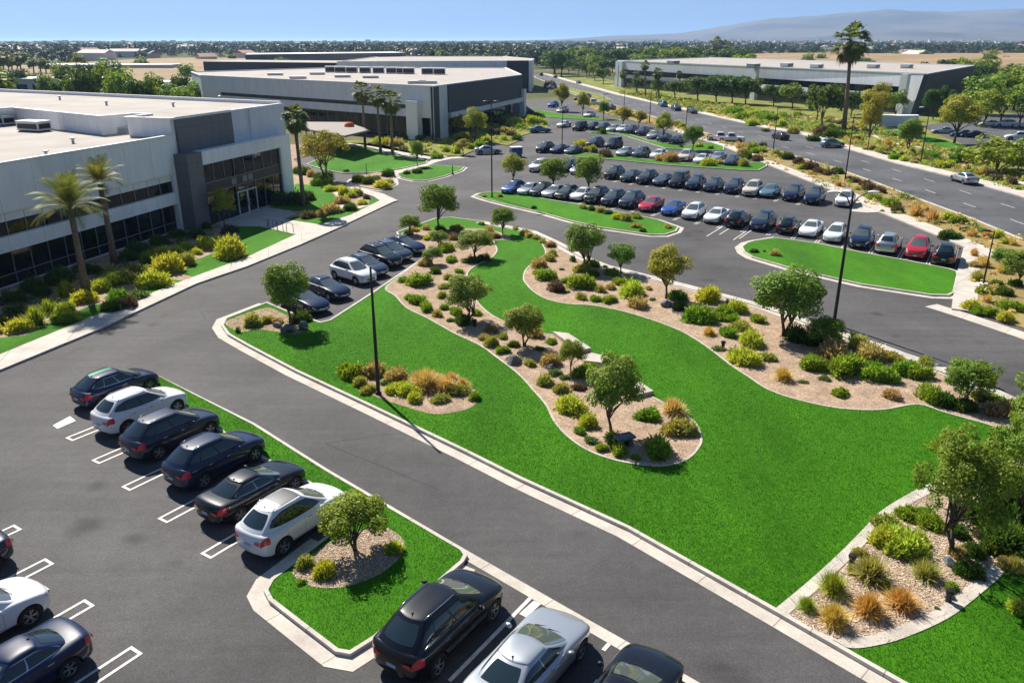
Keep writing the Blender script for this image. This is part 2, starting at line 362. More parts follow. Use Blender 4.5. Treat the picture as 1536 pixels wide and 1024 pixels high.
ribbon('garden_path', W([c2a(*p) for p in spline([(480,755),(530,785),(548,820),(545,850),(600,872),(690,850)], False, 4)]), -.35, .35, .1, .135, 'conc')
# lawns with kerbs north of the office
ic = island('lawn', [c2a(*p) for p in [(380,640),(440,612),(520,560),(600,548),(680,550),(760,580),(820,590),(930,612),(990,618),(985,632),(850,663),(700,682),(560,685),(460,665)]], 0)
ribbon('sidewalk', W([c2a(*p) for p in [(560,540),(680,545),(830,585),(1000,612),(1100,600)]]), -3.2, 0.2, 0, .12, 'conc2')
island('lawn', [c2a(*p) for p in [(842,690),(940,662),(1022,645),(1110,650),(1180,655),(1160,672),(1080,700),(990,722),(925,722),(860,708)]], 0, gutter=.4)
island('planting_bed', [c2a(*p) for p in [(595,733),(612,715),(650,702),(740,682),(800,684),(820,715),(826,740),(745,770),(650,752)]], 0, gutter=.4, top='mulch')
ribbon('sidewalk', W([c2a(*p) for p in [(800,700),(850,668),(960,645),(1020,622),(1100,605),(1200,600)]]), -.9, .9, 0, .02, 'conc')
# planting ground in front of the second building
sheet('planting_ground', W([cb2(*p) for p in [(-300,700),(0,745),(300,800),(480,830),(580,820),(740,826),(1020,715),(1150,735),(1270,680),(1250,655),(1330,630),(1500,600),(1465,520),(1440,470),(1290,440),(700,640)]]), .12, 'grassy', z0=0)
0 and island('lawn', [cb2(*p) for p in [(1285,440),(1360,425),(1536,462),(1700,500),(1690,520),(1520,480),(1300,462)]], 0)
island('lawn', [cf(*p) for p in [(40,262),(150,262),(300,290),(560,318),(700,325),(690,335),(540,330),(220,312),(60,285)]], 0)
island('planting_bed', [cf(*p) for p in [(300,90),(420,120),(560,150),(640,190),(560,200),(420,170),(330,130)]], 0, top='grassy')
# islands in the far lot
iA = island('lawn', [(714,295),(722,291),(744,289),(790,295),(823,301),(860,307),(893,313),(946,323),(985,331),(1016,342),(1012,348),(996,353),(975,353),(905,343),(855,332),(817,321),(760,308),(729,300)], 0, gutter=.5)
iB = island('lawn', [(1114,372),(1122,366),(1133,363),(1162,358.5),(1225,367),(1291,380.5),(1360,393),(1423,405.5),(1433,409),(1434,414),(1428,440),(1420,444),(1396,443.5),(1291,427.5),(1188,404),(1130,387),(1118,380)], 0, gutter=.55)
island('lawn', [cf(*p) for p in [(330,575),(420,560),(700,600),(1080,640),(1300,668),(1500,690),(1560,660),(1620,668),(1560,715),(1490,700),(1100,652),(700,600),(450,590)]] if 0 else [c3(*p) for p in [(505,590),(560,578),(800,600),(1050,630),(1200,640),(1400,640),(1470,630),(1536,632),(1530,650),(1490,670),(1390,668),(1050,645),(750,615),(540,600)]], 0)
island('lawn', [c3(*p) for p in [(745,480),(830,485),(930,520),(1100,545),(1180,538),(1240,528),(1315,530),(1312,566),(1180,568),(1020,558),(900,520),(830,498)]], 0)
island('lawn', [c3(*p) for p in [(600,465),(700,474),(780,480),(745,485),(640,476)]], 0)
0 and island('lawn', [c4(*p) for p in [(0,868),(60,830),(150,820),(215,828),(225,835),(200,872),(150,876)]], 0)
# main island
MI = [(336,490),(341,480),(400,457),(430,470),(480,487),(497,483),(560,442),(643,385),(600,357),(597,350),(631,338),(655,329),(678,328),(722,334),(766,342),(801,349),(838,366),(876,387),(911,401),(964,414),(1028,430),(1150,462),(1253,499),(1314,518),(1376,541),(1450,569),(1536,609),(1800,710),(1900,1300),(1700,1220),(1348,1022),(1164,917),(944,793),(782,719),(700,678),(560,611),(447,558),(375,520),(345,503)]
MIW = ccw(W(MI)); sheet('lawn', MIW, .125, 'lawn', z0=0); ribbon('kerb', MIW, 0, .17, 0, .155, 'kerb', True)
ribbon('gutter', W([(1348,1022),(1164,917),(944,793),(782,719),(700,678),(560,611),(447,558),(375,520),(345,503),(336,490),(341,480),(400,457)])[::-1]+[(16.5,11.0)], .17, .75, 0, .014, 'conc')
ribbon('sidewalk', W([(722,334),(766,342),(801,349),(838,366),(876,387),(911,401),(964,414),(1028,430),(1150,462),(1253,499),(1376,541),(1450,569),(1536,609),(1700,672)]), -.25, .95, .1, .15, 'conc2')
# beds in the main island
BEDA = [(579,435),(594,446),(611,464),(641,479),(682,502),(720,520),(744,537),(779,564),(800,587),(820,610),(832,634),(852,657),(882,678),(920,692),(964,700),(1000,701),(1030,691),(1047,673),(1050,658),(1040,636),(1015,618),(980,600),(950,580),(915,553),(886,532),(852,510),(814,503),(790,500),(765,489),(735,474),(715,455),(703,432),(700,413),(712,401),(735,390),(745,377),(741,363),(765,360),(735,347),(690,345),(650,346),(606,351),(612,360),(640,381),(625,397),(596,420)]
BEDB = [(726,338),(750,343),(790,349),(808,360),(815,370),(819,382),(808,391),(796,400),(788,409),(786,420),(790,428),(803,441),(824,452),(854,458),(888,460),(934,469),(978,482),(1022,499),(1060,522),(1095,549),(1125,569),(1155,588),(1200,603),(1260,615),(1320,617),(1375,609),(1420,622),(1470,636),(1504,645),(1560,650),(1700,690),(1700,678),(1536,616),(1450,577),(1376,549),(1314,525),(1253,505),(1150,467),(1028,435),(964,419),(911,405),(876,391),(838,370),(801,353),(766,345)]
BEDP = [(540,585),(556,572),(585,572),(620,578),(660,584),(700,582),(718,594),(714,609),(690,620),(650,624),(612,614),(572,601)]
BEDD = [(1182,925),(1223,882),(1262,847),(1297,815),(1328,784),(1362,761),(1410,735),(1480,700),(1560,680),(1700,720),(1650,850),(1536,833),(1496,867),(1461,897),(1418,929),(1359,956),(1320,968),(1277,974),(1254,964)]
BEDT = [(338,488),(352,479),(400,464),(425,473),(455,488),(462,497),(440,504),(415,500),(385,497),(360,500)]
BEDS = {}
for nm, px, m_, z_ in (('a', BEDA, 'mulch', .131), ('b', BEDB, 'mulch', .131), ('p', BEDP, 'mulch', .131), ('d', BEDD, 'gravelbed', .131), ('t', BEDT, 'mulch', .131)):
    P = spline(ccw(W(px)), True, 4); sheet('planting_bed', P, z_, m_)
    if nm not in 'tp': ribbon('bed_edging', P, -.02, .09, .1, .15, 'conc', True)
    BEDS[nm] = P
ribbon('bed_edging', W(spline([(1164,917),(1211,878),(1254,839),(1289,804),(1320,772),(1359,747),(1391,731),(1440,712)], False, 4)), -.02, .42, .1, .152, 'conc2')
ribbon('bed_edging', W(spline([(1258,964),(1280,975),(1320,968),(1359,956),(1418,929),(1461,897),(1496,867),(1540,830)], False, 4)), -.38, .04, .1, .147, 'slab')
# strip and tree island among the parked cars
KL = [(236,566),(379,640),(487,709),(692,826),(840,911),(1038,1024)]
klw = W(KL)
strip = klw[:3] + W([(695,833),(700,841),(640,893),(560,962),(525,984),(505,976),(458,939),(410,902),(402,889),(410,876),(440,857),(487,815),(560,775),(458,722),(397,690),(334,648),(290,617),(235,592)])
strip = [klw[0], klw[1], klw[2], at(690,829), at(695,836), at(690,845), at(560,958), at(525,980), at(508,977), at(458,939), at(410,902), at(403,889), at(411,874), at(487,815), at(548,770), at(458,722), at(397,688), at(334,648), at(290,617), at(236,590)]
SP = ccw(strip); sheet('lawn', SP, .125, 'lawn', z0=0); ribbon('kerb', SP, 0, .15, 0, .15, 'kerb', True)
ribbon('gutter', klw + [(12.0, 12.6)], -.16, .30, 0, .016, 'conc')
ribbon('gutter', W([(487,815),(411,874),(403,889),(410,902),(458,939),(508,977),(525,980),(560,958),(690,845)])[::-1], -.7, -.15, 0, .014, 'conc')
BEDI = spline(ccw(W([(442,868),(445,850),(475,832),(500,815),(560,795),(590,800),(608,820),(600,840),(575,862),(545,876),(510,885),(470,884)])), True, 4)
sheet('planting_bed', BEDI, .131, 'gravelbed')
# ------------------------------------------------------------------ painted lines
PL = MB()
def seg(p, q, w=.11, z=.012):
    dx, dy = q[0]-p[0], q[1]-p[1]; l = math.hypot(dx, dy); nx, ny = -dy/l*w/2, dx/l*w/2
    PL.add([(p[0]+nx, p[1]+ny, z), (p[0]-nx, p[1]-ny, z), (q[0]-nx, q[1]-ny, z), (q[0]+nx, q[1]+ny, z)], [(0, 1, 2, 3)])
def hairpin(u, v, d, L=5.6, g=.5):
    x, y = at(u, v); n = (-d[1], d[0])
    a = (x+n[0]*g/2, y+n[1]*g/2); b = (x-n[0]*g/2, y-n[1]*g/2)
    seg(a, (a[0]+d[0]*L, a[1]+d[1]*L)); seg(b, (b[0]+d[0]*L, b[1]+d[1]*L))
    seg((a[0]+n[0]*.055+d[0]*.055, a[1]+n[1]*.055+d[1]*.055), (b[0]-n[0]*.055+d[0]*.055, b[1]-n[1]*.055+d[1]*.055), .11, .0125)
DA = (.545, .838)
for p in [(103,659),(142.5,693),(188,733),(243,781),(308,834)]: hairpin(*p, DA, 5.3)
for p in [(27.5,790),(75,841),(135,903),(206,974)]: hairpin(*p, (-DA[0], -DA[1]), 5.6)
PL.add([(*at(79,638),.012),(*at(86,643),.012),(*at(114,631),.012),(*at(105,624),.012)], [(0,1,2,3)])
seg(at(797,895), at(674,1021), .14); seg(at(806,903), at(784,923), .3); seg(at(918,960), at(905,975), .14)
seg(at(1010,1018), at(985,1045), .14)
# lines in the far lots
d1 = (at(1050,338)[0]-at(1027,351)[0], at(1050,338)[1]-at(1027,351)[1]); l_ = math.hypot(*d1); DF = (d1[0]/l_, d1[1]/l_)
# ------------------------------------------------------------------ vehicles
def paint(name, col, metal=.0, rough=.35, coat=1.0): return mat(name, col, rough, metal, .12, coat)
PT = {'black': paint('paint_black', (.004, .0045, .007)), 'navy': paint('paint_navy', (.006, .014, .048)), 'white': paint('paint_white', (.72, .73, .74)),
      'charcoal': paint('paint_charcoal', (.014, .021, .042)), 'silver': paint('paint_silver', (.42, .45, .48), .55, .3), 'red': paint('paint_red', (.42, .015, .03), .1),
      'blue': paint('paint_blue', (.02, .075, .32), .2), 'cream': paint('paint_cream', (.62, .56, .46)), 'teal': paint('paint_teal', (.10, .22, .28), .3), 'slate': paint('paint_slate', (.05, .07, .11), .3)}
M['tyre'] = mat('tyre', (.012, .012, .013), .8, var=.2, vs=9)
M['rim'] = mat('rim', (.42, .43, .45), .3, metal=.8)
M['rimd'] = mat('rim_dark', (.05, .05, .055), .35, metal=.6)
M['carglass'] = mat('car_glass', (.012, .022, .024), .03, spec=.9, coat=.6)
M['frontglass'] = mat('windscreen_glass', (.085, .105, .10), .03, spec=.9, coat=1)
M['chrome'] = mat('chrome', (.62, .63, .65), .12, metal=1)
M['plastic'] = mat('black_plastic', (.018, .018, .020), .6)
M['redlens'] = mat('red_lens', (.62, .012, .03), .12, coat=1)
M['clearlens'] = mat('headlight_lens', (.42, .46, .50), .08, coat=1)
M['plate'] = mat('plate', (.38, .48, .62), .5)
def interp(T, x):
    X = [p[0] for p in T]; n = len(T)
    if x <= X[0]: return T[0][1]
    if x >= X[-1]: return T[-1][1]
    i = max(k for k in range(n-1) if X[k] <= x); h = X[i+1]-X[i]; t = (x-X[i])/h
    sl = lambda k: (T[k+1][1]-T[k][1])/(T[k+1][0]-T[k][0])
    def m(k):
        if k == 0 or k == n-1: return sl(min(k, n-2)) if k == 0 else sl(n-2)
        a, b = sl(k-1), sl(k); return 0 if a*b <= 0 else 2*a*b/(a+b)
    return ((2*t**3-3*t*t+1)*T[i][1] + (t**3-2*t*t+t)*h*m(i) + (-2*t**3+3*t*t)*T[i+1][1] + (t**3-t*t)*h*m(i+1))
SPEC = {
 'suv': dict(L=4.62, W=1.92, belt=1.14, roof=1.76, wb=2.76, wr=.385, cab=(1.28, .20, -1.52, -2.22), w0=.86, w1=.565,
   top=[(-1,.74),(-.985,1.02),(-.93,1.12),(-.5,1.13),(.3,1.12),(.5,1.09),(.7,1.02),(.86,.92),(.95,.81),(1,.64)]),
 'hatch': dict(L=4.45, W=1.86, belt=1.05, roof=1.61, wb=2.70, wr=.36, cab=(1.26, .12, -1.38, -2.14), w0=.83, w1=.55,
   top=[(-1,.72),(-.985,.95),(-.93,1.04),(-.5,1.06),(.3,1.04),(.5,1.0),(.7,.93),(.86,.82),(.95,.71),(1,.56)]),
 'sedan': dict(L=4.78, W=1.86, belt=.98, roof=1.45, wb=2.84, wr=.35, cab=(1.16, .08, -1.00, -1.92), w0=.82, w1=.54,
   top=[(-1,.70),(-.985,.92),(-.93,1.04),(-.80,1.06),(-.5,1.02),(.3,.98),(.5,.94),(.7,.87),(.86,.77),(.95,.66),(1,.52)]),
 'truck': dict(L=5.5, W=1.95, belt=1.12, roof=1.84, wb=3.4, wr=.39, cab=(1.15, .60, -.62, -.78), w0=.86, w1=.70,
   top=[(-1,.86),(-.985,1.08),(-.93,1.12),(-.5,1.12),(.3,1.12),(.45,1.12),(.7,1.10),(.86,1.05),(.95,.98),(1,.74)]),
 'van': dict(L=4.9, W=1.95, belt=1.10, roof=1.95, wb=2.95, wr=.36, cab=(1.45, .75, -2.15, -2.32), w0=.88, w1=.74,
   top=[(-1,.74),(-.985,1.02),(-.93,1.10),(-.5,1.10),(.3,1.10),(.5,1.08),(.7,1.02),(.86,.93),(.95,.82),(1,.62)]),
}
HW = [(-1,.66),(-.985,.80),(-.94,.90),(-.84,.965),(-.6,1.0),(-.3,.985),(.3,.985),(.58,1.0),(.76,.965),(.88,.895),(.95,.80),(.985,.69),(1,.56)]
XS = [(0,0),(.45,0),(.82,.0),(.93,.04),(.975,.14),(.985,.30),(.99,.45),(1.0,.62),(.995,.72),(.985,.82),(.965,.90),(.925,.96),(.86,.99),(.70,1.015),(.45,1.03),(.2,1.04),(0,1.042)]
def bodyp(S, t, k):                              # k: float index into the half section
    hw = interp(HW, t)*S['W']/2; zt = interp(S['top'], t); zb = interp([(-1,.38),(-.96,.30),(-.8,.24),(.8,.24),(.95,.27),(1,.34)], t)
    i = min(int(k), len(XS)-2); f = k-i
    yy = (XS[i][0]*(1-f)+XS[i+1][0]*f)*hw; zz = zb+(XS[i][1]*(1-f)+XS[i+1][1]*f)*(zt-zb)/1.0
    x = t*S['L']/2 - (.16 if t > 0 else .10)*abs(t)**8*math.copysign(1, t)*(yy/(S['W']/2))**2*1.6
    return Vector((x, yy, zz))
def make_body(S):
    mb = MB(); ts = [-1,-.985,-.96,-.92,-.86]+[-.8+.08*i for i in range(20)]+[.80,.86,.91,.95,.975,.99,1]; K = list(range(len(XS))); n = 2*len(K)-2
    V = []
    for t in ts:
        h = [bodyp(S, t, k) for k in K]; V += h + [Vector((p.x, -p.y, p.z)) for p in h[-2:0:-1]]
    Fc = [(i*n+k, i*n+(k+1)%n, (i+1)*n+(k+1)%n, (i+1)*n+k) for i in range(len(ts)-1) for k in range(n)]
    Fc += [tuple(range(n))[::-1], tuple((len(ts)-1)*n+k for k in range(n))]
    mb.add(V, Fc)
    o = mb.obj('tmp', [PT['black'], M['plastic']], None, True)
    bm = bmesh.new(); bm.from_mesh(o.data); bmesh.ops.recalc_face_normals(bm, faces=bm.faces); bm.to_mesh(o.data); bm.free()
    cut = MB()
    for sx in (1, -1):
        for sy in (1, -1):
            r = S['wr']+.055; y0, y1 = S['W']/2-.30, S['W']/2+.2
            cut.lathe([(0, y0), (r, y0), (r, y1), (0, y1)], 28, 1, (sx*S['wb']/2+(.05), 0, S['wr']), 'y') if 0 else None
            P0 = [(sx*S['wb']/2+r*math.cos(2*math.pi*k/28), sy*y0, S['wr']+r*math.sin(2*math.pi*k/28)) for k in range(28)]
            P1 = [(p[0], sy*y1, p[2]) for p in P0]
            cut.add(P0+P1, [(k, (k+1)%28, (k+1)%28+28, k+28) for k in range(28)]+[tuple(range(28)), tuple(range(28, 56))[::-1]], 1)
    if S is SPEC['truck']:
        cut.box(-2.55, -.95, -.78, .78, .72, 2.0, 1)
    co = cut.obj('cut', [PT['black'], M['plastic']])
    bm = bmesh.new(); bm.from_mesh(co.data); bmesh.ops.recalc_face_normals(bm, faces=bm.faces); bm.to_mesh(co.data); bm.free()
    md = o.modifiers.new('b', 'BOOLEAN'); md.object = co; md.operation = 'DIFFERENCE'; md.solver = 'EXACT'
    dg = bpy.context.evaluated_depsgraph_get(); me = bpy.data.meshes.new_from_object(o.evaluated_get(dg))
    bpy.data.objects.remove(o); bpy.data.objects.remove(co)
    me.name = 'body'; me.polygons.foreach_set('use_smooth', [True]*len(me.polygons)); me.set_sharp_from_angle(angle=R(38))
    return me
def cabp(S, a, b, v):
    xw, x1, x2, xb = S['cab']; zb = S['belt']-.05; zr = S['roof']-.075
    xf = xw+(x1-xw)*v**.92; xr = xb+(x2-xb)*v**1.25; w = S['w0']+(S['w1']-S['w0'])*v+.025*math.sin(math.pi*v)
    cx, hx = (xf+xr)/2, (xf-xr)/2
    x = cx+hx*a-math.copysign(abs(a)**5*.13*b*b, a); y = w*b*(1-.13*abs(a)**4)*(1-.035*(1-a))
    return Vector((x, y, zb+(zr-zb)*v))
def roofp(S, a, b, lift=1.0):
    p = cabp(S, a, b, 1.0); p.z += .075*(1-.55*a*a-.0*b)*(1-b**4)**.5*(1-a**8)**.5; return p
def make_cabin(S, m=0):
    mb = MB(); n = 10; per = []
    for i in range(2*n): per.append((1, -1+i/n))
    for i in range(2*n): per.append((1-i/n, 1))
    for i in range(2*n): per.append((-1, 1-i/n))
    for i in range(2*n): per.append((-1+i/n, -1))
    lv = [0, .2, .4, .6, .8, .93, 1.0]; k = len(per)
    V = [cabp(S, a, b, v) for v in lv for a, b in per]
    mb.add(V, [(i*k+j, i*k+(j+1)%k, (i+1)*k+(j+1)%k, (i+1)*k+j) for i in range(len(lv)-1) for j in range(k)])
    g = 2*n+1; ease = lambda t: math.sin(t*math.pi/2)
    mb.add([roofp(S, ease(-1+i/n), ease(-1+j/n)) for i in range(g) for j in range(g)], [(i*g+j, (i+1)*g+j, (i+1)*g+j+1, i*g+j+1) for i in range(g-1) for j in range(g-1)])
    return mb
def patch(fn, u0, u1, v0, v1, nu=8, nv=5, out=.006, ref=None, mb=None, m=0, shape=None):
    ref = ref or Vector((0, 0, .6)); mb = mb or MB(); V = []
    def P(u, v): return fn(u, v)
    for i in range(nu+1):
        for j in range(nv+1):
            fu, fv = i/nu, j/nv
            if shape: fu, fv = shape(fu, fv)
            u = u0+(u1-u0)*fu; v = v0+(v1-v0)*fv; e = 1e-3
            p = P(u, v); nn = (P(u+e*(u1-u0), v)-P(u-e*(u1-u0), v)).cross(P(u, v+e*(v1-v0))-P(u, v-e*(v1-v0)))
            nn = nn.normalized() if nn.length > 0 else Vector((0, 0, 1))
            if nn.dot(p-ref) < 0: nn = -nn
            V.append(p+nn*out)
    flip = (V[nv+1]-V[0]).cross(V[1]-V[0]).dot(V[0]-ref) < 0
    Fc = [(i*(nv+1)+j, (i+1)*(nv+1)+j, (i+1)*(nv+1)+j+1, i*(nv+1)+j+1) for i in range(nu) for j in range(nv)]
    if flip: Fc = [f[::-1] for f in Fc]
    mb.add(V, Fc, m); return mb
def rnd_shape(r=.18):                            # rounds the corners of a patch
    def f(u, v):
        a, b = 2*u-1, 2*v-1
        k = 1-r*(a*a*b*b)**1.5
        return (.5+.5*a*k, .5+.5*b*k)
    return f
def wsh(rise, a0, a1, r=.16):                    # side glass: sill climbs toward the tail, rear top corner drops
    g = rnd_shape(r) if r else (lambda u, v: (u, v))
    def f(u, v):
        u, v = g(u, v); a = a0+(a1-a0)*u; lo = rise*max(0, (-a+.1)/.9)**1.6; hi = .30*max(0, (-a-.35)/.5)**2
        return u, lo+(1-hi-lo)*v
    return f
CAR = {}
def car_parts(kind):
    S = SPEC[kind]; P = []; ref = Vector((0, 0, S['belt']-.3)); hb = S['W']/2
    body = make_body(S); cb = make_cabin(S)
    bm = bmesh.new(); bm.from_mesh(body); me2 = cb.me('c', [PT['black'], M['plastic']], True); me2.set_sharp_from_angle(angle=R(50))
    bm.from_mesh(me2)
    # door seams, as thin dark gaps on the flank
    sm = MB()
    for sg in (1, -1):
        fn = lambda t, k, sg=sg: (lambda q: Vector((q.x, q.y*sg, q.z)))(bodyp(S, t, k))
        xs = (.62, -.28, -1.15) if kind != 'truck' else (.78, -.1, -.80)
        for x in xs:
            t = x/(S['L']/2); patch(fn, t-.0022, t+.0022, 4.6, 11, 1, 8, .002, ref, sm, 0)
        patch(fn, xs[2]/(S['L']/2), xs[0]/(S['L']/2), 4.58, 4.68, 10, 1, .002, ref, sm, 0)
    me3 = sm.me('s', [M['plastic']]); nb = len(bm.faces); bm.from_mesh(me3); bm.faces.ensure_lookup_table()
    for f in bm.faces[nb:]: f.material_index = 1
    bm.to_mesh(body); bm.free(); P.append(('body', body, 'paint', None, 0))
    fr = lambda b, v: cabp(S, 1, b, v); re = lambda b, v: cabp(S, -1, b, v)
    P.append(('windshield', patch(fr, -.93, .93, .06, .93, 12, 6, .008, ref, shape=rnd_shape(.05)).me('windshield', M['frontglass'], True), None, None, 0))
    P.append(('rear_window', patch(re, -.86, .86, .30 if kind in ('suv', 'hatch', 'van') else .06, .93, 12, 6, .008, ref, shape=rnd_shape(.07)).me('rear_window', M['carglass'], True), None, None, 0))
    for sg in (1, -1):
        sd = lambda a, v, sg=sg: cabp(S, a, sg, v)
        tr = patch(sd, -.86, .84, .12, .89, 14, 4, .004, ref, shape=wsh(.16, -.86, .84)).me('window_trim', M['chrome' if kind in ('sedan', 'hatch') else 'plastic'], True)
        P.append(('window_trim', tr, None, None, 1))
        cuts = {'suv': ((-.83, -.50), (-.47, .10), (.14, .80)), 'hatch': ((-.78, -.36), (-.33, .17), (.21, .78)), 'sedan': ((-.80, .02), (.06, .80)), 'truck': ((-.80, -.02), (.05, .80)), 'van': ((-.85, -.42), (-.38, .18), (.22, .80))}[kind]
        for a0, a1 in cuts:
            P.append(('side_window', patch(sd, a0, a1, .19, .84, 6, 4, .009, ref, shape=wsh(.16, a0, a1, .0)).me('side_window', M['carglass'], True), None, None, 0))
        fn = lambda t, k, sg=sg: (lambda q: Vector((q.x, q.y*sg, q.z)))(bodyp(S, t, k))
        kf = len(XS)-1
        P.append(('headlight', patch(fn, .90, .993, 8.2, 11.6, 6, 4, .008, ref, shape=rnd_shape(.12)).me('headlight', M['clearlens'], True), None, None, 0))
        P.append(('tail_light', patch(fn, -.998, -.86, 7.2, 11.0, 6, 4, .009, ref, shape=rnd_shape(.12)).me('tail_light', M['redlens'], True), None, None, 0))
        # tail light wraps on the back
        mm = MB(); mm.tube([(.50 if kind != 'truck' else .45, sg*(hb+.02), S['belt']+.02), (.52, sg*(hb+.13), S['belt']+.04)], [.055, .085], 8); mm.tube([(.49, sg*(hb+.03), S['belt']+.03), (.50, sg*(hb+.17), S['belt']+.06)], [.05, .07], 8)
        P.append(('door_mirror', mm.me('door_mirror', [PT['black']], True), 'paint', None, 0))
        for x in (-.02, -.95) if kind != 'truck' else (.05, -.6):
            dh = MB(); q = fn(x/(S['L']/2), 9.2); dh.box(x-.1, x+.1, q.y-.02, q.y+.025, q.z-.015, q.z+.012)
            P.append(('door_handle', dh.me('door_handle', M['chrome']), None, None, 2))
        cl = patch(fn, -.47 if kind != 'truck' else -.5, .47, 2.6, 4.3, 10, 3, .012, ref).me('sill', M['plastic'], True)
        P.append(('sill', cl, None, None, 1))
        if kind in ('suv', 'hatch'):
            rr = MB(); rr.tube([roofp(S, a, sg*.90)+Vector((0, 0, .045 if abs(a) < .8 else .0)) for a in (-.85, -.75, -.4, 0, .4, .7, .8)], .016, 6)
            P.append(('roof_rail', rr.me('roof_rail', M['chrome'] if kind == 'suv' else M['plastic'], True), None, None, 1))
        for sx in (1, -1):
            r = S['wr']; w = MB()
            w.lathe([(r*.62, -.09), (r*.70, -.105), (r*.93, -.105), (r, -.07), (r, .07), (r*.93, .105), (r*.70, .105), (r*.62, .09), (r*.62, -.09)], 28, 0, (0, 0, 0), 'y')
            if sg < 0: pass
            rim = MB(); s_ = -sg                   # lathe 'y' sends +h to +y; the outer side follows sg
            def L2(prof, n=24): rim.lathe([(a, h*sg) for a, h in prof], n, 0, (0, 0, 0), 'y')
            L2([(r*.66, .088), (r*.64, .095), (r*.60, .07)]); rim.lathe([(0, -.02), (r*.63, -.02)], 20, 1, (0, 0, 0), 'y')
            L2([(0, .075), (r*.13, .072), (r*.15, .05)], 12)
            for q in range(5):
                for dq in (-.13, .13):
                    a = 2*math.pi*q/5; a1, a2 = a+dq*.4, a+dq*1.4
                    c0 = Vector((math.cos(a1), 0, math.sin(a1)))*r*.1; c1_ = Vector((math.cos(a2), 0, math.sin(a2)))*r*.64
                    tdir = Vector((-math.sin(a), 0, math.cos(a)))*.02
                    y_ = Vector((0, .068*sg, 0)); y2 = Vector((0, .085*sg, 0))
                    rim.add([c0-tdir+y_, c0+tdir+y_, c1_+tdir*.8+y2, c1_-tdir*.8+y2], [(0, 1, 2, 3)])
            loc = (sx*S['wb']/2, sg*(hb-.115), r)
            P.append(('wheel', w.me('wheel', M['tyre'], True, 30), None, loc, 0)); P.append(('rim', rim.me('rim', [M['rim'], M['plastic']]), None, 'sub', 0))
    g = MB(); fnf = lambda y, z: Vector((S['L']/2-.26*(abs(y)/(hb))**2*1.0, y, z))
    zt = interp(S['top'], 1.0)
    g.add([(S['L']/2+.004, -.36, .47), (S['L']/2+.004, .36, .47), (S['L']/2+.002, .40, zt-.02), (S['L']/2+.002, -.40, zt-.02)], [(0, 1, 2, 3)]); g.box(S['L']/2-.03, S['L']/2+.018, -.40, .40, zt-.03, zt-.005, 1)
    P.append(('grille', g.me('grille', [M['plastic'], M['chrome']]), None, None, 0))
    for nm, x, z in (('number_plate', S['L']/2+.012, .40), ('number_plate', -S['L']/2-.012, .62 if kind != 'truck' else .55)):
        q = MB(); q.box(x-.008, x+.008, -.16, .16, z, z+.11); P.append((nm, q.me(nm, M['plate']), None, None, 1))
    bk = patch(lambda y, k: (lambda t: Vector((bodyp(S, -.998, 8).x-.012+.06*(y/.8)**2, y, k)))(0), -.60, .60, .36, .56, 8, 2, .0, ref).me('bumper', M['plastic'], True)
    P.append(('bumper', bk, None, None, 1))
    if kind != 'truck':
        for sg in (1, -1):                      # inner halves of the tail lights, on the tailgate
            lb = MB(); z0 = interp(S['top'], -.99)-.17; x = -S['L']/2-.004
            lb.add([(x, sg*.42, z0+.03), (x+.02, sg*.66, z0-.02), (x+.03, sg*.66, z0+.13), (x+.005, sg*.40, z0+.10)], [(0, 1, 2, 3) if sg < 0 else (3, 2, 1, 0)])
            P.append(('tail_light', lb.me('tail_light', M['redlens']), None, None, 0))
        an = MB(); rp = roofp(S, -.80, 0); an.tube([rp+Vector((.05, 0, -.01)), rp+Vector((0, 0, .03)), rp+Vector((-.05, 0, .06))], [.035, .02, .006], 6)
        P.append(('antenna', an.me('antenna', M['plastic'], True), None, None, 2))
        wp = MB()
        for y0, y1 in ((.10, .62), (-.50, .02)):
            wp.tube([cabp(S, 1, y0, .03)+Vector((.03, 0, .02)), cabp(S, 1, y1, .12)+Vector((.02, 0, .02))], .011, 5)
        P.append(('windscreen_wiper', wp.me('windscreen_wiper', M['plastic']), None, None, 2))
    return P
def sunroof_me(S, a0=-.35, a1=.75, w=.72, m='spandrel'):
    return patch(lambda a, b: roofp(S, a, b), a0, a1, -w, w, 8, 6, .006, Vector((0, 0, .5))).me('sunroof', M[m] if m in M else PT[m], True)
def car(kind, colr, x, y, head, label, cat='car', group=None, lod=1, sc_=1.0, sunroof=None):
    if kind not in CAR: CAR[kind] = car_parts(kind)
    nm = {'suv': 'parked_suv', 'hatch': 'hatchback', 'sedan': 'sedan', 'truck': 'pickup_truck', 'van': 'van'}[kind]
    r = empty(nm, (x, y, .004), math.atan2(head[1], head[0]), sc_); tag(r, label, cat, group)
    last = None
    for n_, me, pm, loc, lv in CAR[kind]:
        if lv > lod: continue
        o = bpy.data.objects.new(n_, me); COL.objects.link(o)
        if loc == 'sub': o.parent = last
        else:
            o.parent = r
            if loc: o.location = loc; last = o
        if pm:
            o.material_slots[0].link = 'OBJECT'; o.material_slots[0].material = PT[colr]
        if kind == 'sedan' and False: pass
    if sunroof:
        link('sunroof', sunroof_me(SPEC[kind], *sunroof), r)
    return r
LF = lambda h: (-h[1], h[0])
def from_wheels(kind, rear, front, head):        # contact points of the two wheels on the car's right flank
    a, b = at(*rear), at(*front); n = LF(head); hw = SPEC[kind]['W']/2-.1
    return ((a[0]+b[0])/2+n[0]*hw, (a[1]+b[1])/2+n[1]*hw)
def from_end(kind, px, head, front=True, s=1.0): # centre of the bumper that faces us
    x, y = at(*px); k = SPEC[kind]['L']/2*s*(-1 if front else 1); return (x+head[0]*k, y+head[1]*k)
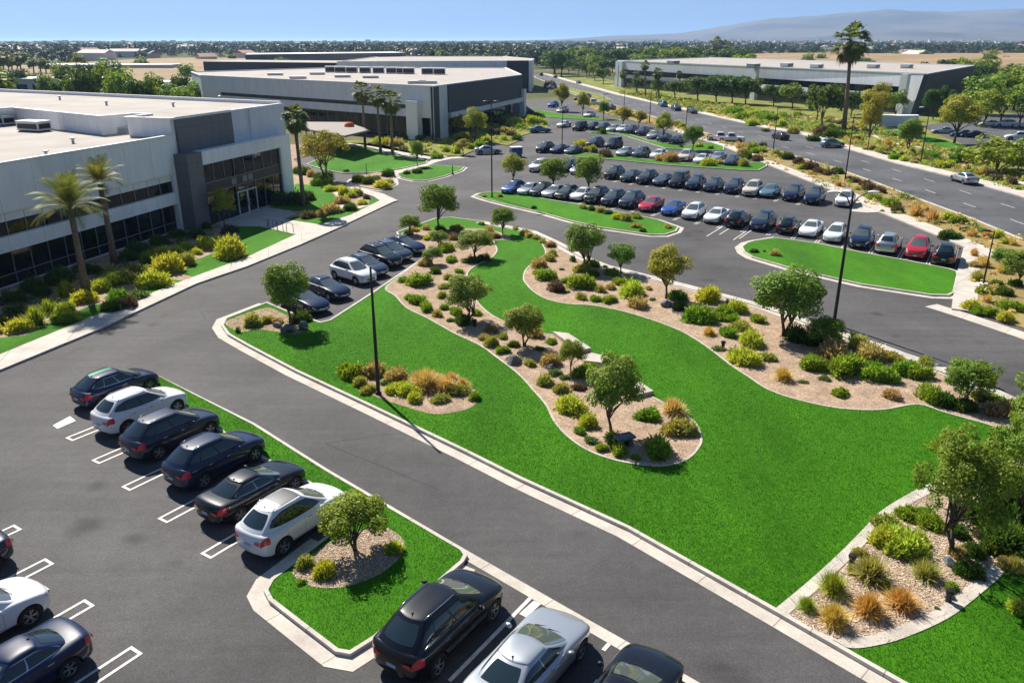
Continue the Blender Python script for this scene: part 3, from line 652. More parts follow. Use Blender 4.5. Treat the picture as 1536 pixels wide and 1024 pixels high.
ordn = ['first','second','third','fourth','fifth','sixth','seventh','eighth','ninth','tenth','eleventh','twelfth','thirteenth','fourteenth','fifteenth','sixteenth','seventeenth','eighteenth','nineteenth','twentieth','twenty-first','twenty-second','twenty-third','twenty-fourth']
A_ = 'cars parked nose-in to the narrow grass strip'
for kind, col, rw, fw, lab, sr in [
    ('hatch', 'navy', (148,619), (232,580), 'dark navy hatchback with a green strip on its roof, parked beside the strip\'s far tip', None),
    ('suv', 'white', (193,653), (266,618), 'white crossover with black roof rails between a green-striped hatchback and a navy wagon', None),
    ('suv', 'charcoal', (240,694), (314,650), 'slate blue crossover parked between the white crossover and another dark crossover', None),
    ('suv', 'navy', (308,734), (382,690), 'navy crossover with grey sheen roof and bright headlight, two cars from the panoramic-roofed white one', None),
    ('sedan', 'black', (360,789), (443,731), 'black sedan parked beside the white crossover that has a black panoramic roof', None),
    ('suv', 'white', (427,832), (505,779), 'white crossover with black panoramic roof parked beside the small tree island', (-.30, .80, .80))]:
    x, y = from_wheels(kind, rw, fw, DA); c = car(kind, col, x, y, DA, lab, 'car', A_, 3, 1.0, sr)
    if 'green strip' in lab:
        M['greenstrip'] = mat('green_film', (.01, .24, .11), .3)
        link('roof_film', patch(lambda a, b: roofp(SPEC['hatch'], a, b), -.85, .8, .12, .93, 8, 4, .007, Vector((0, 0, .5))).me('roof_film', M['greenstrip'], True), c)
B_ = 'cars parked below the tree island'
x, y = from_wheels('suv', (650,1012), (740,929), DA); car('suv', 'black', x, y, DA, 'black SUV with silver roof rails parked right against the small tree island kerb', 'car', B_, 3, 1.07)
x, y = at(866, 990); n = LF(DA); x += n[0]*.85-DA[0]*1.45; y += n[1]*.85-DA[1]*1.45
car('sedan', 'silver', x, y, DA, 'silver sedan parked between the black SUV and a dark striped car', 'car', B_, 3, 1.07)
x2, y2 = x+2.66, y-1.6; car('sedan', 'black', x2, y2, DA, 'dark sedan with a pale panel across its roof, cut by the photo\'s lower edge', 'car', B_, 3, 1.05, (-.55, .05, .75, 'silver'))
C_ = 'cars parked across the aisle from the narrow strip'
x, y = at(47, 938); x += n[0]*.85-DA[0]*1.36; y += n[1]*.85-DA[1]*1.36
car('suv', 'white', x, y, DA, 'white crossover showing only its hood and front wheel, across the aisle', 'car', C_, 3)
D2 = (-DA[0], -DA[1])
x, y = at(106, 1016); x += n[0]*.85+D2[0]*1.4; y += n[1]*.85+D2[1]*1.4
car('sedan', 'navy', x, y, D2, 'glossy navy sedan with its trunk toward the aisle, beside the white hood', 'car', C_, 3)
x, y = at(6, 843); x += D2[0]*2.2+n[0]*.5+.15; y += D2[1]*2.2+n[1]*.5+.2
car('sedan', 'charcoal', x, y, D2, 'dark sedan of which only a red tail light corner shows', 'car', C_, 3)
G_ = 'cars parked against the big lawn'; DM = (.76, -.65)
for i, (k, c, p, lab) in enumerate([('sedan','navy',(488,473),'navy sedan partly behind a small tree'), ('sedan','navy',(520,452),'glossy navy sedan beside a white car'), ('suv','white',(559,428),'white four-door SUV, the only white car'),
        ('hatch','slate',(577,417),'dark slate hatchback mostly hidden behind the white car'), ('suv','black',(598,403),'tall black SUV with roof rails'), ('hatch','slate',(614,394),'dark blue-grey hatchback next to the tall black SUV'), ('sedan','navy',(634,383),'dark sedan at the shrub end of the row')]):
    x, y = from_end(k, p, DM); car(k, c, x, y, DM, lab + ', parked against the big lawn', 'car', G_, 3, .95)
# far rows: near-end bumper position, kind, colour, which end faces us
def row(items, head, group, fmt, lod=0, s=.97, namer=None):
    for i, (px, k, c, fr) in enumerate(items):
        hd = (-head[0], -head[1]) if fr else head
        ja = random.uniform(-.035, .035); hd = (hd[0]*math.cos(ja)-hd[1]*math.sin(ja), hd[0]*math.sin(ja)+hd[1]*math.cos(ja)); s_k = s*random.uniform(.96, 1.03)
        x, y = from_end(k, px, hd, fr, s)
        car(k, c, x, y, hd, fmt % (c.replace('charcoal', 'dark grey').replace('slate', 'blue-grey'), {'suv': 'SUV', 'hatch': 'hatchback', 'sedan': 'sedan', 'truck': 'pickup', 'van': 'van'}[k], ordn[i]), 'car', group, lod, s_k)
R1 = [((757,293),'hatch','blue',1),((781,295),'sedan','silver',1),((800,297),'hatch','black',1),((818,299),'sedan','silver',1),((838,301.5),'hatch','black',1),((860,303),'sedan','white',1),((883,307),'suv','black',1),((908,310.5),'suv','charcoal',1),((936,314),'suv','charcoal',1),((965,319),'sedan','red',1),((999,325),'sedan','blue',1),((1031,331),'hatch','white',1),((1063,337),'sedan','white',1),((1097,343),'hatch','black',0),((1134,348),'suv','navy',1),((1175,353),'hatch','black',0),((1208,358),'sedan','white',1),((1245,366),'hatch','white',1),((1286,375),'suv','navy',1),((1326,383),'suv','silver',0),((1371,391),'suv','red',1),((1413,401),'suv','black',0)]
row(R1, DF, 'cars in the front row of the far lot', '%s %s, %s car of the front row counted from its light pole', 1)
R2 = [((798,259),'suv','white',1),((842,259),'hatch','charcoal',1),((860,263),'sedan','silver',1),((912,270),'suv','black',1),((936,274),'sedan','charcoal',1),((960,277.5),'suv','black',1),((985,280),'sedan','slate',1),((1010,283),'van','black',1),((1035,286),'suv','navy',1),((1062,289),'hatch','navy',1),((1093,292),'suv','navy',1),((1122,296),'suv','cream',1),((1147,298),'sedan','teal',1),((1182,303),'suv','navy',1),((1215,308),'suv','navy',1),((1262,312),'suv','white',1)]
row(R2, DF, 'cars in the second row of the far lot', '%s %s, %s car of the far lot\'s second row from the office side', 1)
R3 = [((808,230),'suv','black',1),((829,231),'sedan','charcoal',1),((850,233),'sedan','slate',1),((884,222),'suv','navy',1),((912,224),'van','navy',1),((929,236),'sedan','silver',1),((953,238),'suv','slate',1),((980,240),'sedan','white',1),((1022,243),'suv','cream',1),((1045,247),'sedan','white',1),((1069,244),'sedan','silver',1),((1091,250),'hatch','slate',1)]
row(R3, DF, 'cars in the shrub-edged third row', '%s %s, %s car of the shrub-edged third row from the office side')
R4 = [((838,192),'sedan','white',1),((862,197),'van','black',1),((882,196),'suv','charcoal',1),((897,197.5),'suv','charcoal',1),((913,199),'sedan','silver',1),((928,199.5),'sedan','white',1),((940,202),'suv','navy',1),((957,204),'suv','charcoal',1),((975,209),'sedan','silver',1),((990,213),'sedan','black',1),((1008,216),'sedan','slate',1)]
row(R4, DF, 'cars in the fourth row', '%s %s, %s car of the fourth row, beyond the curved median, from the offices')
R5 = [((844,169),'sedan','silver',1),((884,176),'sedan','white',1),((890,158),'truck','white',1),((916,165),'sedan','black',1),((868,151),'suv','charcoal',1),((830,161),'suv','blue',1),((826,134),'suv','black',1),((880,147),'sedan','slate',1)]
for (px, k, c, fr), w_ in zip(R5, ['beside the lawn strip by the second office', 'by the small lawn strip', 'next to the boulevard verge', 'just before the boulevard verge', 'under the roadside trees', 'near the second office corner', 'beside the rear office', 'between two roadside trees']):
    x, y = at(*px); car(k, c, x, y, (-.45, -.89) if k != 'truck' else (.9, -.4), '%s %s parked far off %s' % (c, k, w_), 'car', None, 0)
def rdir(i, w=near_w):  # direction of the road near a photo point
    j = min(range(1, len(w)), key=lambda q: abs(w[q][1]-i)); dx, dy = w[j][0]-w[j-1][0], w[j][1]-w[j-1][1]; l = math.hypot(dx, dy); return (dx/l, dy/l)
for px, k, c, rev, lab in [((1445,274),'sedan','silver',1,'silver sedan driving alone on the wide boulevard'), ((1170,209),'sedan','black',0,'black car on the boulevard near the tall palm'), ((1014,166),'suv','navy',1,'navy SUV on the boulevard leading a smaller dark car'), ((1038,170),'sedan','charcoal',1,'small dark car just behind the navy SUV on the boulevard'), ((994,160),'suv','teal',0,'grey-green car on the boulevard just ahead of the navy SUV'), ((868,126),'sedan','navy',1,'navy car far down the boulevard'), ((833,117),'sedan','slate',0,'pale car at the bend of the boulevard'), ((812,114),'suv','black',0,'dark car farthest along the boulevard')]:
    x, y = at(*px); d = rdir(y); d = (-d[0], -d[1]) if rev else d; car(k, c, x, y, (-d[0], -d[1]) if px[0] == 1445 else d, lab, 'car', 'cars on the boulevard', 1 if px[0] > 1400 else 0)
for px, k, lab in [((1080,212),'truck','white pickup beside the boulevard verge'), ((1096,213),'truck','white pickup nearest the boulevard of the two side by side')]:
    x, y = at(*px); car(k, 'white', x, y, (.95, -.3), lab, 'car', 'white pickups', 1, .95)
for px, k, c, lab in [((1414,201),'sedan','silver','pale sedan under the orange-tinged tree in the right office lot'), ((1443,206),'sedan','navy','navy sedan in the right office lot beside the pale one'), ((1458,207),'sedan','black','black sedan at the end of three in the right office lot'), ((1484,190),'sedan','white','white sedan by the right office hedge'), ((1507,191),'suv','white','white SUV beside the white sedan by the right office hedge'), ((1537,193),'sedan','silver','silver sedan at the frame edge in the right office lot'), ((1525,211),'suv','white','white SUV half hidden behind the big round bush')]:
    x, y = at(*px); car(k, c, x, y, (-.97, .25), lab, 'car', 'cars in the right office lot', 0)
for px, k, c, lab in [((732,231),'sedan','silver','silver car stopped by the kerb in front of the second office'), ((810,199),'sedan','teal','teal car parked on the drive beside the second office'), ((1248,221),'hatch','teal','small teal car standing on the boulevard sidewalk')]:
    x, y = at(*px); car(k, c, x, y, (.97, .2), lab, 'car', None, 1)
# stall lines in the far rows
for a in (R1, R2):
    pts = [at(*p[0]) for p in a]
    for i in range(len(pts)-1):
        mx_, my_ = (pts[i][0]+pts[i+1][0])/2, (pts[i][1]+pts[i+1][1])/2
        if math.dist(pts[i], pts[i+1]) > 3.4: continue
        for o_s in (-.12, .12):
            q = (mx_-DF[1]*o_s-DF[0]*.9, my_+DF[0]*o_s-DF[1]*.9); seg(q, (q[0]+DF[0]*5.2, q[1]+DF[1]*5.2), .09)
for p in [(1060,354.5),(1100,360),(1109,358),(1079,352)]:
    x, y = at(*p); seg((x, y), (x+DF[0]*5, y+DF[1]*5), .1)
# boulevard lane dashes
for off in (4.4, 8.6):
    pth = offs(near_w, -off, False) if False else offs(near_w, off, False)
    d_ = 0
    for i in range(1, len(pth)-1):
        a, b = Vector(pth[i]), Vector(pth[i+1]); Ls = (b-a).length; u_ = (b-a)/max(Ls, 1e-6); s_ = (-d_) % 9
        while s_ < Ls:
            p = a+u_*s_; q = a+u_*min(s_+2.6, Ls); seg(p, q, .12, .018); s_ += 9
        d_ += Ls
PLO = PL.obj('painted_markings', M['line']); PLO['kind'] = 'structure'
# ------------------------------------------------------------------ buildings
def bld(name, O, ang, label):
    r = empty(name, (O[0], O[1], 0), ang); tag(r, label, 'building'); return r
def window(root, x0, x1, z0, z1, y, tr=None, dep=.08, fw=.05):
    """glazed bay in a facade that faces local -y"""
    f = MB(); f.box(x0-fw/2, x0+fw/2, y-dep, y+.02, z0, z1); f.box(x1-fw/2-.001, x1+fw/2-.001, y-dep+.002, y+.018, z0, z1)
    f.box(x0+fw/2, x1-fw/2, y-dep, y+.02, z1-fw, z1-.001); f.box(x0+fw/2, x1-fw/2, y-dep, y+.02, z0+.001, z0+fw)
    if tr: f.box(x0+fw/2, x1-fw/2, y-dep+.005, y+.02, tr-.03, tr+.03)
    w = f.obj('window', M['mull'], root); g = MB(); g.box(x0+.01, x1-.01, y, y+.03, z0+.01, z1-.01); g.obj('pane', M['glass'], w); return w
O1 = (-33.0, 79.7); A1 = R(74.3)
b1 = bld('office_building', O1, A1, 'white two-storey office with grey tiled entrance tower and long ribbon windows')
m = MB(); X0 = -34
m.box(X0, .3, 0, .35, 5.78, 9.3); m.box(X0, -.05, .05, .5, 2.78, 3.92); m.box(X0, 0, .8, 1.0, 0, 5.9, 1); m.box(X0, .0, .2, .8, 5.6, 5.775, 0)
m.box(-.62, .02, .0, 1.0, 0, 5.775); m.box(X0, 0, .3, .8, 0, .12)
m.prism([(X0,.35),(.3,.35),(.3,5.2),(4,5.2),(4,7.6),(.5,8.6),(7,26),(X0,30)], 5.0, 9.05, 0, 2)
m.obj('wall', [M['wallw'], M['spandrel'], M['roof']], b1)
m = MB(); m.prism([(.3,.25),(.3,5.2),(4,5.2),(4,7.6),(.5,8.6),(7,26),(-20,31),(-34,60),(33,60),(20.5,.25)], 0, 10.75, 0, 1)
m.obj('upper_wall', [M['wallw'], M['roof']], b1)
pp = MB(); ribbon_mb(pp, [(X0, .1),(.3,.1)], -.12, .18, 9.3, 9.42); ribbon_mb(pp, [(20.4,.25),(.4,.25),(.4,5.1),(4,5.1),(4,7.5),(.6,8.5),(7,25.9),(-20,31)], -.32, .03, 10.75, 10.95); ribbon_mb(pp, [(33,59.9),(20.4,.3)], -.25, .05, 10.75, 11.15); pp.obj('parapet', M['parapet'], b1)
m = MB(); m.box(.85, 10.0, -.06, .25, 7.3, 10.97); m.box(-.25, 2.1, -1.5, -.0, 0, 7.55); m.box(.85, 4.0, -.05, .24, 5, 7.3); m.obj('tiled_tower', M['wallg'], b1)
m = MB(); m.box(10.02, 13.2, -.03, .24, 7.3, 10.8, 0); m.box(13.2, 20.5, -.16, .24, 7.3, 10.85, 0); m.obj('penthouse_wall', [M['wallm']], b1)
m = MB(); m.box(2.1, 18.9, -1.5, .0, 6.25, 7.5); m.box(16.7, 18.9, -1.5, .0, 0, 6.25); m.box(18.9, 20.5, -.3, .3, 0, 7.3); m.box(2.1, 16.7, -1.25, -1.15, 3.35, 4.3, 1); m.box(2.1, 16.7, -.6, -.5, 0, 6.2, 1); m.obj('entrance_frame', [M['wallw'], M['spandrel']], b1)
m = MB(); ribbon_mb(m, [(2.1, -1.4), (18.8, -1.4)], -.1, .15, 7.5, 7.6); m.obj('frame_coping', M['parapet'], b1)
nb = 8; bw = (16.7-2.1)/nb
for i in range(nb):
    x0 = 2.1+i*bw; window(b1, x0, x0+bw, 4.3, 6.24, -1.2); 
    if i not in (3, 4): window(b1, x0, x0+bw, .02, 3.34, -1.2)
for i in (3, 4):
    x0 = 2.1+i*bw; f = MB(); f.box(x0+.02, x0+.12, -1.34, -1.2, .02, 2.6); f.box(x0+bw-.12, x0+bw-.02, -1.34, -1.2, .02, 2.6); f.box(x0+.12, x0+bw-.12, -1.34, -1.2, 2.5, 2.6); f.box(x0+.12, x0+bw-.12, -1.34, -1.2, .02, .14)
    d = f.obj('door', M['white'], b1); g = MB(); g.box(x0+.12, x0+bw-.12, -1.27, -1.24, .14, 2.5); g.obj('pane', M['glass'], d)
    g = MB(); g.box(x0+(bw-.2 if i == 3 else .16), x0+(bw-.16 if i == 3 else .2), -1.42, -1.36, .9, 1.6); g.obj('handle', M['chrome'], d)
    window(b1, x0, x0+bw, 2.6, 3.34, -1.2)
for k in range(19):
    x1_ = -.62-k*1.76; x0 = x1_-1.76; window(b1, x0, x1_, 3.92, 5.6, .42); window(b1, x0, x1_, .12, 2.78, .55, .95)
for x in (7.3, 9.3, 10.4):
    m = MB(); m.prism([(x+.42*math.cos(t), 0) for t in (0,)]*0 or [(x-.4,-1.27),(x+.4,-1.27),(x+.4,-1.25),(x-.4,-1.25)], 3.5, 4.15); o = m.obj('wall_light', mat('frosted_panel', (.22, .23, .25), .4), b1)
# roof equipment
def rtu(x, y, z, w, d, h, rz, label, group=None, cat='air conditioner'):
    r = empty('rooftop_unit', (x, y, z), rz); tag(r, label, cat, group)
    m = MB(); m.box(-w/2, w/2, -d/2, d/2, .12, h); m.obj('housing', M['white'], r)
    m = MB(); m.box(-w/2-.06, w/2+.06, -d/2-.06, d/2+.06, h+.002, h+.08); m.obj('lid', M['white'], r)
    m = MB(); m.box(w/2+.002, w/2+.02, -d/2+.12, d/2-.12, .3, h-.2); m.box(-w/2+.15, w/2-.15, -d/2-.02, -d/2-.002, .3, h-.2); m.obj('louvre', M['spandrel'], r)
    m = MB(); m.box(-w/2+.1, w/2-.1, -d/2+.1, d/2-.1, 0, .12); m.obj('base', M['dark'], r)
x, y = at(52, 196, 9.1); rtu(x, y, 9.055, 3.0, 1.6, 1.0, R(-20), 'white boxy air conditioner alone on the near office roof')
x, y = at(3, 187, 9.1); rtu(x, y, 9.055, 2.4, 1.5, 1.0, R(-20), 'white air conditioner at the edge of the photo by the roof step')
for i, (u, v, z) in enumerate([(110, 215, 9.06), (70, 235, 9.06), (160, 158, 10.76), (260, 160, 10.76), (330, 150, 10.76), (90, 150, 10.76)]):
    x, y = at(u, v, z); m = MB(); m.lathe([(0, .55), (.22, .5), (.24, .42), (.12, .38), (.12, 0)], 12); o = m.obj('roof_vent', M['mull'], None, True, 35); o.location = (x, y, z); tag(o, 'small capped vent pipe on the near office roof', 'roof vent', 'vents on the near office roof')
for i, (u, w_) in enumerate([(190, 1.3), (214, 1.5)]):
    x, y = at(u, 199-i*1.5, 9.1); r = empty('panel_stack', (x, y, 9.055), R(-12)); tag(r, ['low stack of white panels nearer the roof step wall', 'taller stack of white panels by the tiled tower wall'][i], 'panels', 'stacked panels on the office roof')
    m = MB()
    for k in range(5): m.box(-w_+.1*k, w_-.05*k, -.6, .6-.05*k, .02+k*.13, .10+k*.13)
    m.obj('panel', M['white'], r)
# second building
O2 = (-14.6, 155.4)
def edge(Oa, Ob): return math.atan2(Ob[1]-Oa[1], Ob[0]-Oa[0])
b2 = bld('office_building', (0, 0), 0, 'long low grey office with dark clad end, behind the three tall palms')
c0, cl, crr = (-14.6, 155.4), (-75.5, 204), (2.4, 207.5); bk = (-55, 262); bk2 = (-2, 262); 
m = MB(); P2 = [c0, crr, bk2, bk, (-86, 226), cl]; m.prism(P2, 4.15, 9.8, 0, 1); m.obj('wall', [M['wallm'], M['roof']], b2)
m = MB(); ins = offs(ccw(P2), -2.2, True); m.prism(ins, 0, 4.15, 0); m.obj('recessed_base', [M['glass']], b2)
pp = MB(); ribbon_mb(pp, ccw(P2), -.3, .06, 9.8, 10.05, True); pp.obj('parapet', M['parapet'], b2)
def facade(root, a, b):                          # an empty sub-frame is not needed: returns a mapper for boxes standing on the line a-b
    L_ = math.dist(a, b); an = math.atan2(b[1]-a[1], b[0]-a[0])
    def bx(name, x0, x1, z0, z1, y0, y1, mt, par=None):
        mb = MB(); mb.box(0, x1-x0, y0, y1, z0, z1); o = mb.obj(name, M[mt], par or root)
        if not par:
            o.location = (a[0]+math.cos(an)*x0, a[1]+math.sin(an)*x0, 0); o.rotation_euler = (0, 0, an)
        return o
    return bx, L_
bx, L2_ = facade(b2, cl, c0)                      # left facade seen running toward the corner
bx('window_band', 8, L2_-4.5, 5.65, 6.35, -.05, .05, 'spandrel')
for i in range(22):
    x0 = 8.3+i*3.05; wn = bx('window', x0, x0+2.8, .3, 4.1, 1.6, 2.1, 'mull'); g = MB(); g.box(.1, 2.7, 1.55, 1.595, .4, 4.0); g.obj('pane', M['glass'], wn)
bx('corner_pier', L2_-6.2, L2_-3.2, 0, 7.2, -1.3, .0, 'parapet'); bx('pier_wall', L2_-.9, L2_-.02, 0, 9.8, -.06, .3, 'wallm')
bx, L3_ = facade(b2, c0, crr)
bx('dark_column', .0, 2.4, 0, 9.82, -.10, .6, 'walld'); bx('light_pier', 2.42, 6.6, 0, 9.81, -.06, .5, 'wallm')
bx('dark_cladding', 6.62, L3_-.4, 4.7, 9.85, -.25, .3, 'walld'); bx('beam', 6.62, L3_+.6, 3.75, 4.68, -.7, .3, 'wallm'); bx('end_column', L3_-1.0, L3_+.6, 0, 6.6, -1.0, .2, 'parapet')
for i in range(12):
    x0 = 8+i*3.6; wn = bx('window', x0, x0+3.3, .2, 3.7, 1.6, 2.1, 'mull'); g = MB(); g.box(.1, 3.2, 1.55, 1.595, .3, 3.6); g.obj('pane', M['glass'], wn)
# building behind it
b4 = bld('office_building', (0, 0), 0, 'pale office with dark end walls standing behind the long grey one')
P4 = [(-62, 300), (7, 313), (9, 345), (-4, 400), (-62, 400)]
m = MB(); m.prism(P4, 0, 10.6, 0, 1); m.obj('wall', [M['wallw'], M['roof']], b4)
pp = MB(); ribbon_mb(pp, ccw(P4), -.3, .06, 10.6, 10.85, True); pp.obj('parapet', M['parapet'], b4)
bx, L4_ = facade(b4, P4[0], P4[1]); bx('dark_end', L4_-9, L4_-.9, 0, 10.87, -.3, .2, 'walld'); bx('end_pier', L4_-.88, L4_+.4, 0, 10.9, -.8, .2, 'parapet'); bx('canopy', L4_-34, L4_-8, 8.2, 8.5, -3.5, 0, 'dark'); bx('window_band', L4_-32, L4_-9, 5.8, 8.1, -.08, .0, 'glass')
m = MB(); m.prism([(-116, 318), (-62.5, 300), (-62.5, 330), (-112, 345)], 0, 10.4, 0, 1); m.obj('dark_wing', [M['walld'], M['roof']], b4)
m = MB(); m.prism([(-110, 350), (-50, 402), (-60, 430), (-118, 380)], 0, 12.4, 0, 1); m.obj('rear_wing', [M['wallg'], M['parapet']], b4)
for i, u in enumerate([497, 511, 528, 548, 568, 588, 603, 613, 641, 659]):
    x, y = at(u, 107.5+i*.35, 10); rtu(x, y, 9.805, 3.0, 2.2, 1.5, .1, 'white skylight box in the row at the back of the grey office roof', 'roof boxes in a row', 'roof box')
for i, (u, v) in enumerate([(413, 112), (447, 117), (476, 111), (514, 115), (556, 116), (625, 124), (642, 124)]):
    x, y = at(u, v, 10); rtu(x, y, 9.805, 3.6, 1.8, .5, .1, 'low flat hatch scattered on the middle of the grey office roof', 'low roof hatches', 'roof hatch')
# third building, right
b3 = bld('office_building', (0, 0), 0, 'white two-storey office with leaning dark end wall, across the boulevard')
q0, ql, qr = (102, 210), (43, 345), (151, 279); qb = (95, 410)
m = MB(); m.prism([q0, qr, qb, ql], 0, 9.9, 0, 1)
# the end wall leans outward toward its top
m.V = [(v[0]+(1.6 if (abs(v[0]-102) < .1 or abs(v[0]-151) < .1) and v[2] > 5 else 0), v[1], v[2]) for v in m.V]
m.obj('wall', [M['wallm'], M['roof']], b3)
q0t, qrt = (103.6, 210), (152.6, 279)
pp = MB(); ribbon_mb(pp, ccw([q0t, qrt, qb, ql]), -.4, .08, 9.9, 10.2, True); pp.obj('parapet', M['parapet'], b3)
m = MB(); m.add([(102.1, 209.8, 0), (151.1, 278.8, 0), (152.9, 278.9, 9.95), (103.8, 209.75, 9.95)], [(0, 1, 2, 3)])
m.add([(102.1, 209.8, 0), (103.8, 209.75, 9.95), (103.0, 210.7, 9.95), (101.3, 210.7, 0)], [(0, 1, 2, 3)]); m.obj('dark_end_wall', M['walld'], b3)
bx, L5_ = facade(b3, ql, q0)
bx('window_band', 4, L5_-63, 4.95, 6.75, -.06, .1, 'glass'); bx('window_band', L5_-60, L5_-5.5, 4.95, 6.75, -.06, .1, 'glass')
bx('recess', 6, L5_-63, .3, 3.6, -.05, .1, 'spandrel'); bx('recess', L5_-60, L5_-5.5, .3, 3.6, -.05, .1, 'spandrel')
for i in range(18):
    x0 = 8+i*4.5
    if x0+4 > L5_-63: break
    g = bx('window', x0, x0+4.2, .6, 3.4, -.12, -.055, 'mull'); q = MB(); q.box(.12, 4.08, -.15, -.125, .7, 3.3); q.obj('pane', M['glass'], g)
for i in range(12):
    x0 = L5_-59.5+i*4.5; g = bx('window', x0, x0+4.2, .6, 3.4, -.12, -.055, 'mull'); q = MB(); q.box(.12, 4.08, -.15, -.125, .7, 3.3); q.obj('pane', M['glass'], g)
for x0 in (.2, 3.2, L5_-62.6, L5_-5.2): bx('fin', x0, x0+2.2, 0, 9.92, -1.1, .0, 'wallm')
for i, (u, v) in enumerate([(1130, 100), (1180, 99), (1225, 101), (1310, 101), (1360, 101), (1010, 95)]):
    x, y = at(u, v, 10.2); rtu(x, y, 9.905, 5, 2.5, 1.1, .9, 'low roof unit on the white office across the boulevard', 'roof units across the boulevard', 'roof unit')
wl = MB(); a, b = at(1318, 191), at(1376, 190)
wl.prism([(a[0], a[1]), (b[0], b[1]), (b[0]+.6, b[1]+2), (a[0]+.6, a[1]+4)], 0, 2.4); tag(wl.obj('screen_wall', M['parapet']), 'curved pale screen wall at the foot of the dark end wall', 'wall')
# entrance canopy of the second building
cn = empty('entrance_canopy', (*at(500, 214), 0)); tag(cn, 'flat pale canopy roof on posts beside the yellowing tree', 'canopy')
cx_, cy_ = at(500, 214); q = [at(452, 184, 3.6), at(520, 184.5, 3.6), at(555, 196, 3.6), at(517, 205, 3.6), at(466, 196, 3.6)]
m = MB(); m.prism([(p[0]-cx_, p[1]-cy_) for p in q], 3.45, 3.75); m.obj('roof_slab', mat('canopy_roof', (.24, .215, .185), .8), cn)
for p in (q[0], q[2], q[3], q[4]):
    px_, py_ = (p[0]-cx_)*.86, (p[1]-cy_)*.86; m = MB(); m.box(px_-.15, px_+.15, py_-.15, py_+.15, 0, 3.45); m.obj('post', M['dark'], cn)
ux, uy = at(524, 190, 3.76); ub = MB(); ub.lathe([(0, .8), (.6, .7), (.85, .35), (.9, .0), (0, 0)], 10, 0, (0, 0, 0)); o = ub.obj('folded_awning', M['orange'], None, True); o.location = (ux, uy, 3.755); tag(o, 'orange fabric cover lying on the canopy roof', 'awning')
# blue cart and odd site furniture
bxr = empty('utility_cart', (*at(774, 235), .004), .3); tag(bxr, 'blue boxy utility cart standing alone on the far aisle', 'cart')
m = MB(); m.box(-.9, .9, -.7, .7, .35, 1.5); m.obj('box', M['bluebox'], bxr); m = MB(); m.box(-.95, .95, -.75, .75, 1.502, 1.6); m.obj('lid', M['white'], bxr)
for sx in (-.6, .6):
    for sy in (-.6, .6):
        m = MB(); m.lathe([(0, -.07), (.17, -.07), (.17, .07), (0, .07)], 14, 0, (sx, sy, .175), 'y'); m.obj('wheel', M['tyre'], bxr)
# bicycle racks on the plaza
for i, (u, v) in enumerate([(403, 344), (413, 345.5), (421, 347.5), (435.5, 350.5)]):
    r = MB(); r.tube([(0, -.35, 0), (0, -.35, .8), (0, -.2, .95), (0, .2, .95), (0, .35, .8), (0, .35, 0)], .03, 6); o = r.obj('bicycle_rack', M['dark']); o.location = (*at(u, v), .117); o.rotation_euler = (0, 0, .5+i*.3)
    tag(o, 'dark hoop bicycle rack on the entrance plaza, %s from the tiled tower' % ordn[i], 'bicycle rack', 'hoops on the plaza')
# stone slabs beside the middle bed, rocks and path lights
for i, (q, lab) in enumerate([([c7(440,288),c7(520,298),c7(636,374),c7(575,388)], 'pale stone slab nearest the small round tree, at the lawn edge'), ([c7(575,412),c7(650,402),c7(730,420),c7(690,450),c7(600,440)], 'pale stone slab behind the largest bed tree'), ([c7(815,620),c7(880,546),c7(955,597),c7(850,622)], 'pale stone slab next to the tan shrubs at the bed end')]):
    P = W(q); m = MB(); m.prism(P, .1, .36); tag(m.obj('stone_slab', M['slab']), lab, 'slab')
def rockme(seed, n=3):
    bm = bmesh.new(); bmesh.ops.create_icosphere(bm, subdivisions=n, radius=1); rr = random.Random(seed)
    dirs = [(Vector((rr.gauss(0,1), rr.gauss(0,1), rr.gauss(0,1))).normalized(), rr.uniform(.55, .9)) for _ in range(14)]
    for v in bm.verts:
        for d, k in dirs:
            e = v.co.dot(d)-k
            if e > 0: v.co -= d*e
        v.co.z *= .7
    me = bpy.data.meshes.new('boulder'); bm.to_mesh(me); bm.free(); me.materials.append(M['rock']); return me
RK = [rockme(i) for i in range(3)]
for i, (u, v, w_, lab) in enumerate([(*c2(345,685),70,'grey boulder under the tree at the lawn corner'), (*c2(425,662),60,'blue-grey boulder beside the dark shrub at the lawn corner'), (*c2(295,665),50,'darker boulder between tan shrub and lawn corner tree'), (*c7(240,440),90,'grey boulder ringed by blue-green plants in the middle bed'), (*c6(1120,915),60,'boulder under the yellow-green kerbside shrub'), (*c6(1020,900),60,'dark boulder at the foot of the orange-tinged tree'), (*c8(860,580),70,'flat dark rock near the multi-stem tree'), (*c8(862,715),50,'small upright grey rock by the curving tan path'), (*c7(1120,1000),1,''), (*c7(430,470),50,'pale rock among purple flowers in the middle bed'), (*c8(240,770+0),1,'')]):
    if not lab: continue
    s_ = w_/(2.56 if 'c8' in '' else 3.4)*mpp(u, v)/2*1.1; o = link('boulder', RK[i % 3]); x, y = at(u, v-2); o.location = (x, y, .13+s_*.25); o.scale = (s_, s_*.8, s_); o.rotation_euler = (0, 0, i*1.3); tag(o, lab, 'rock')
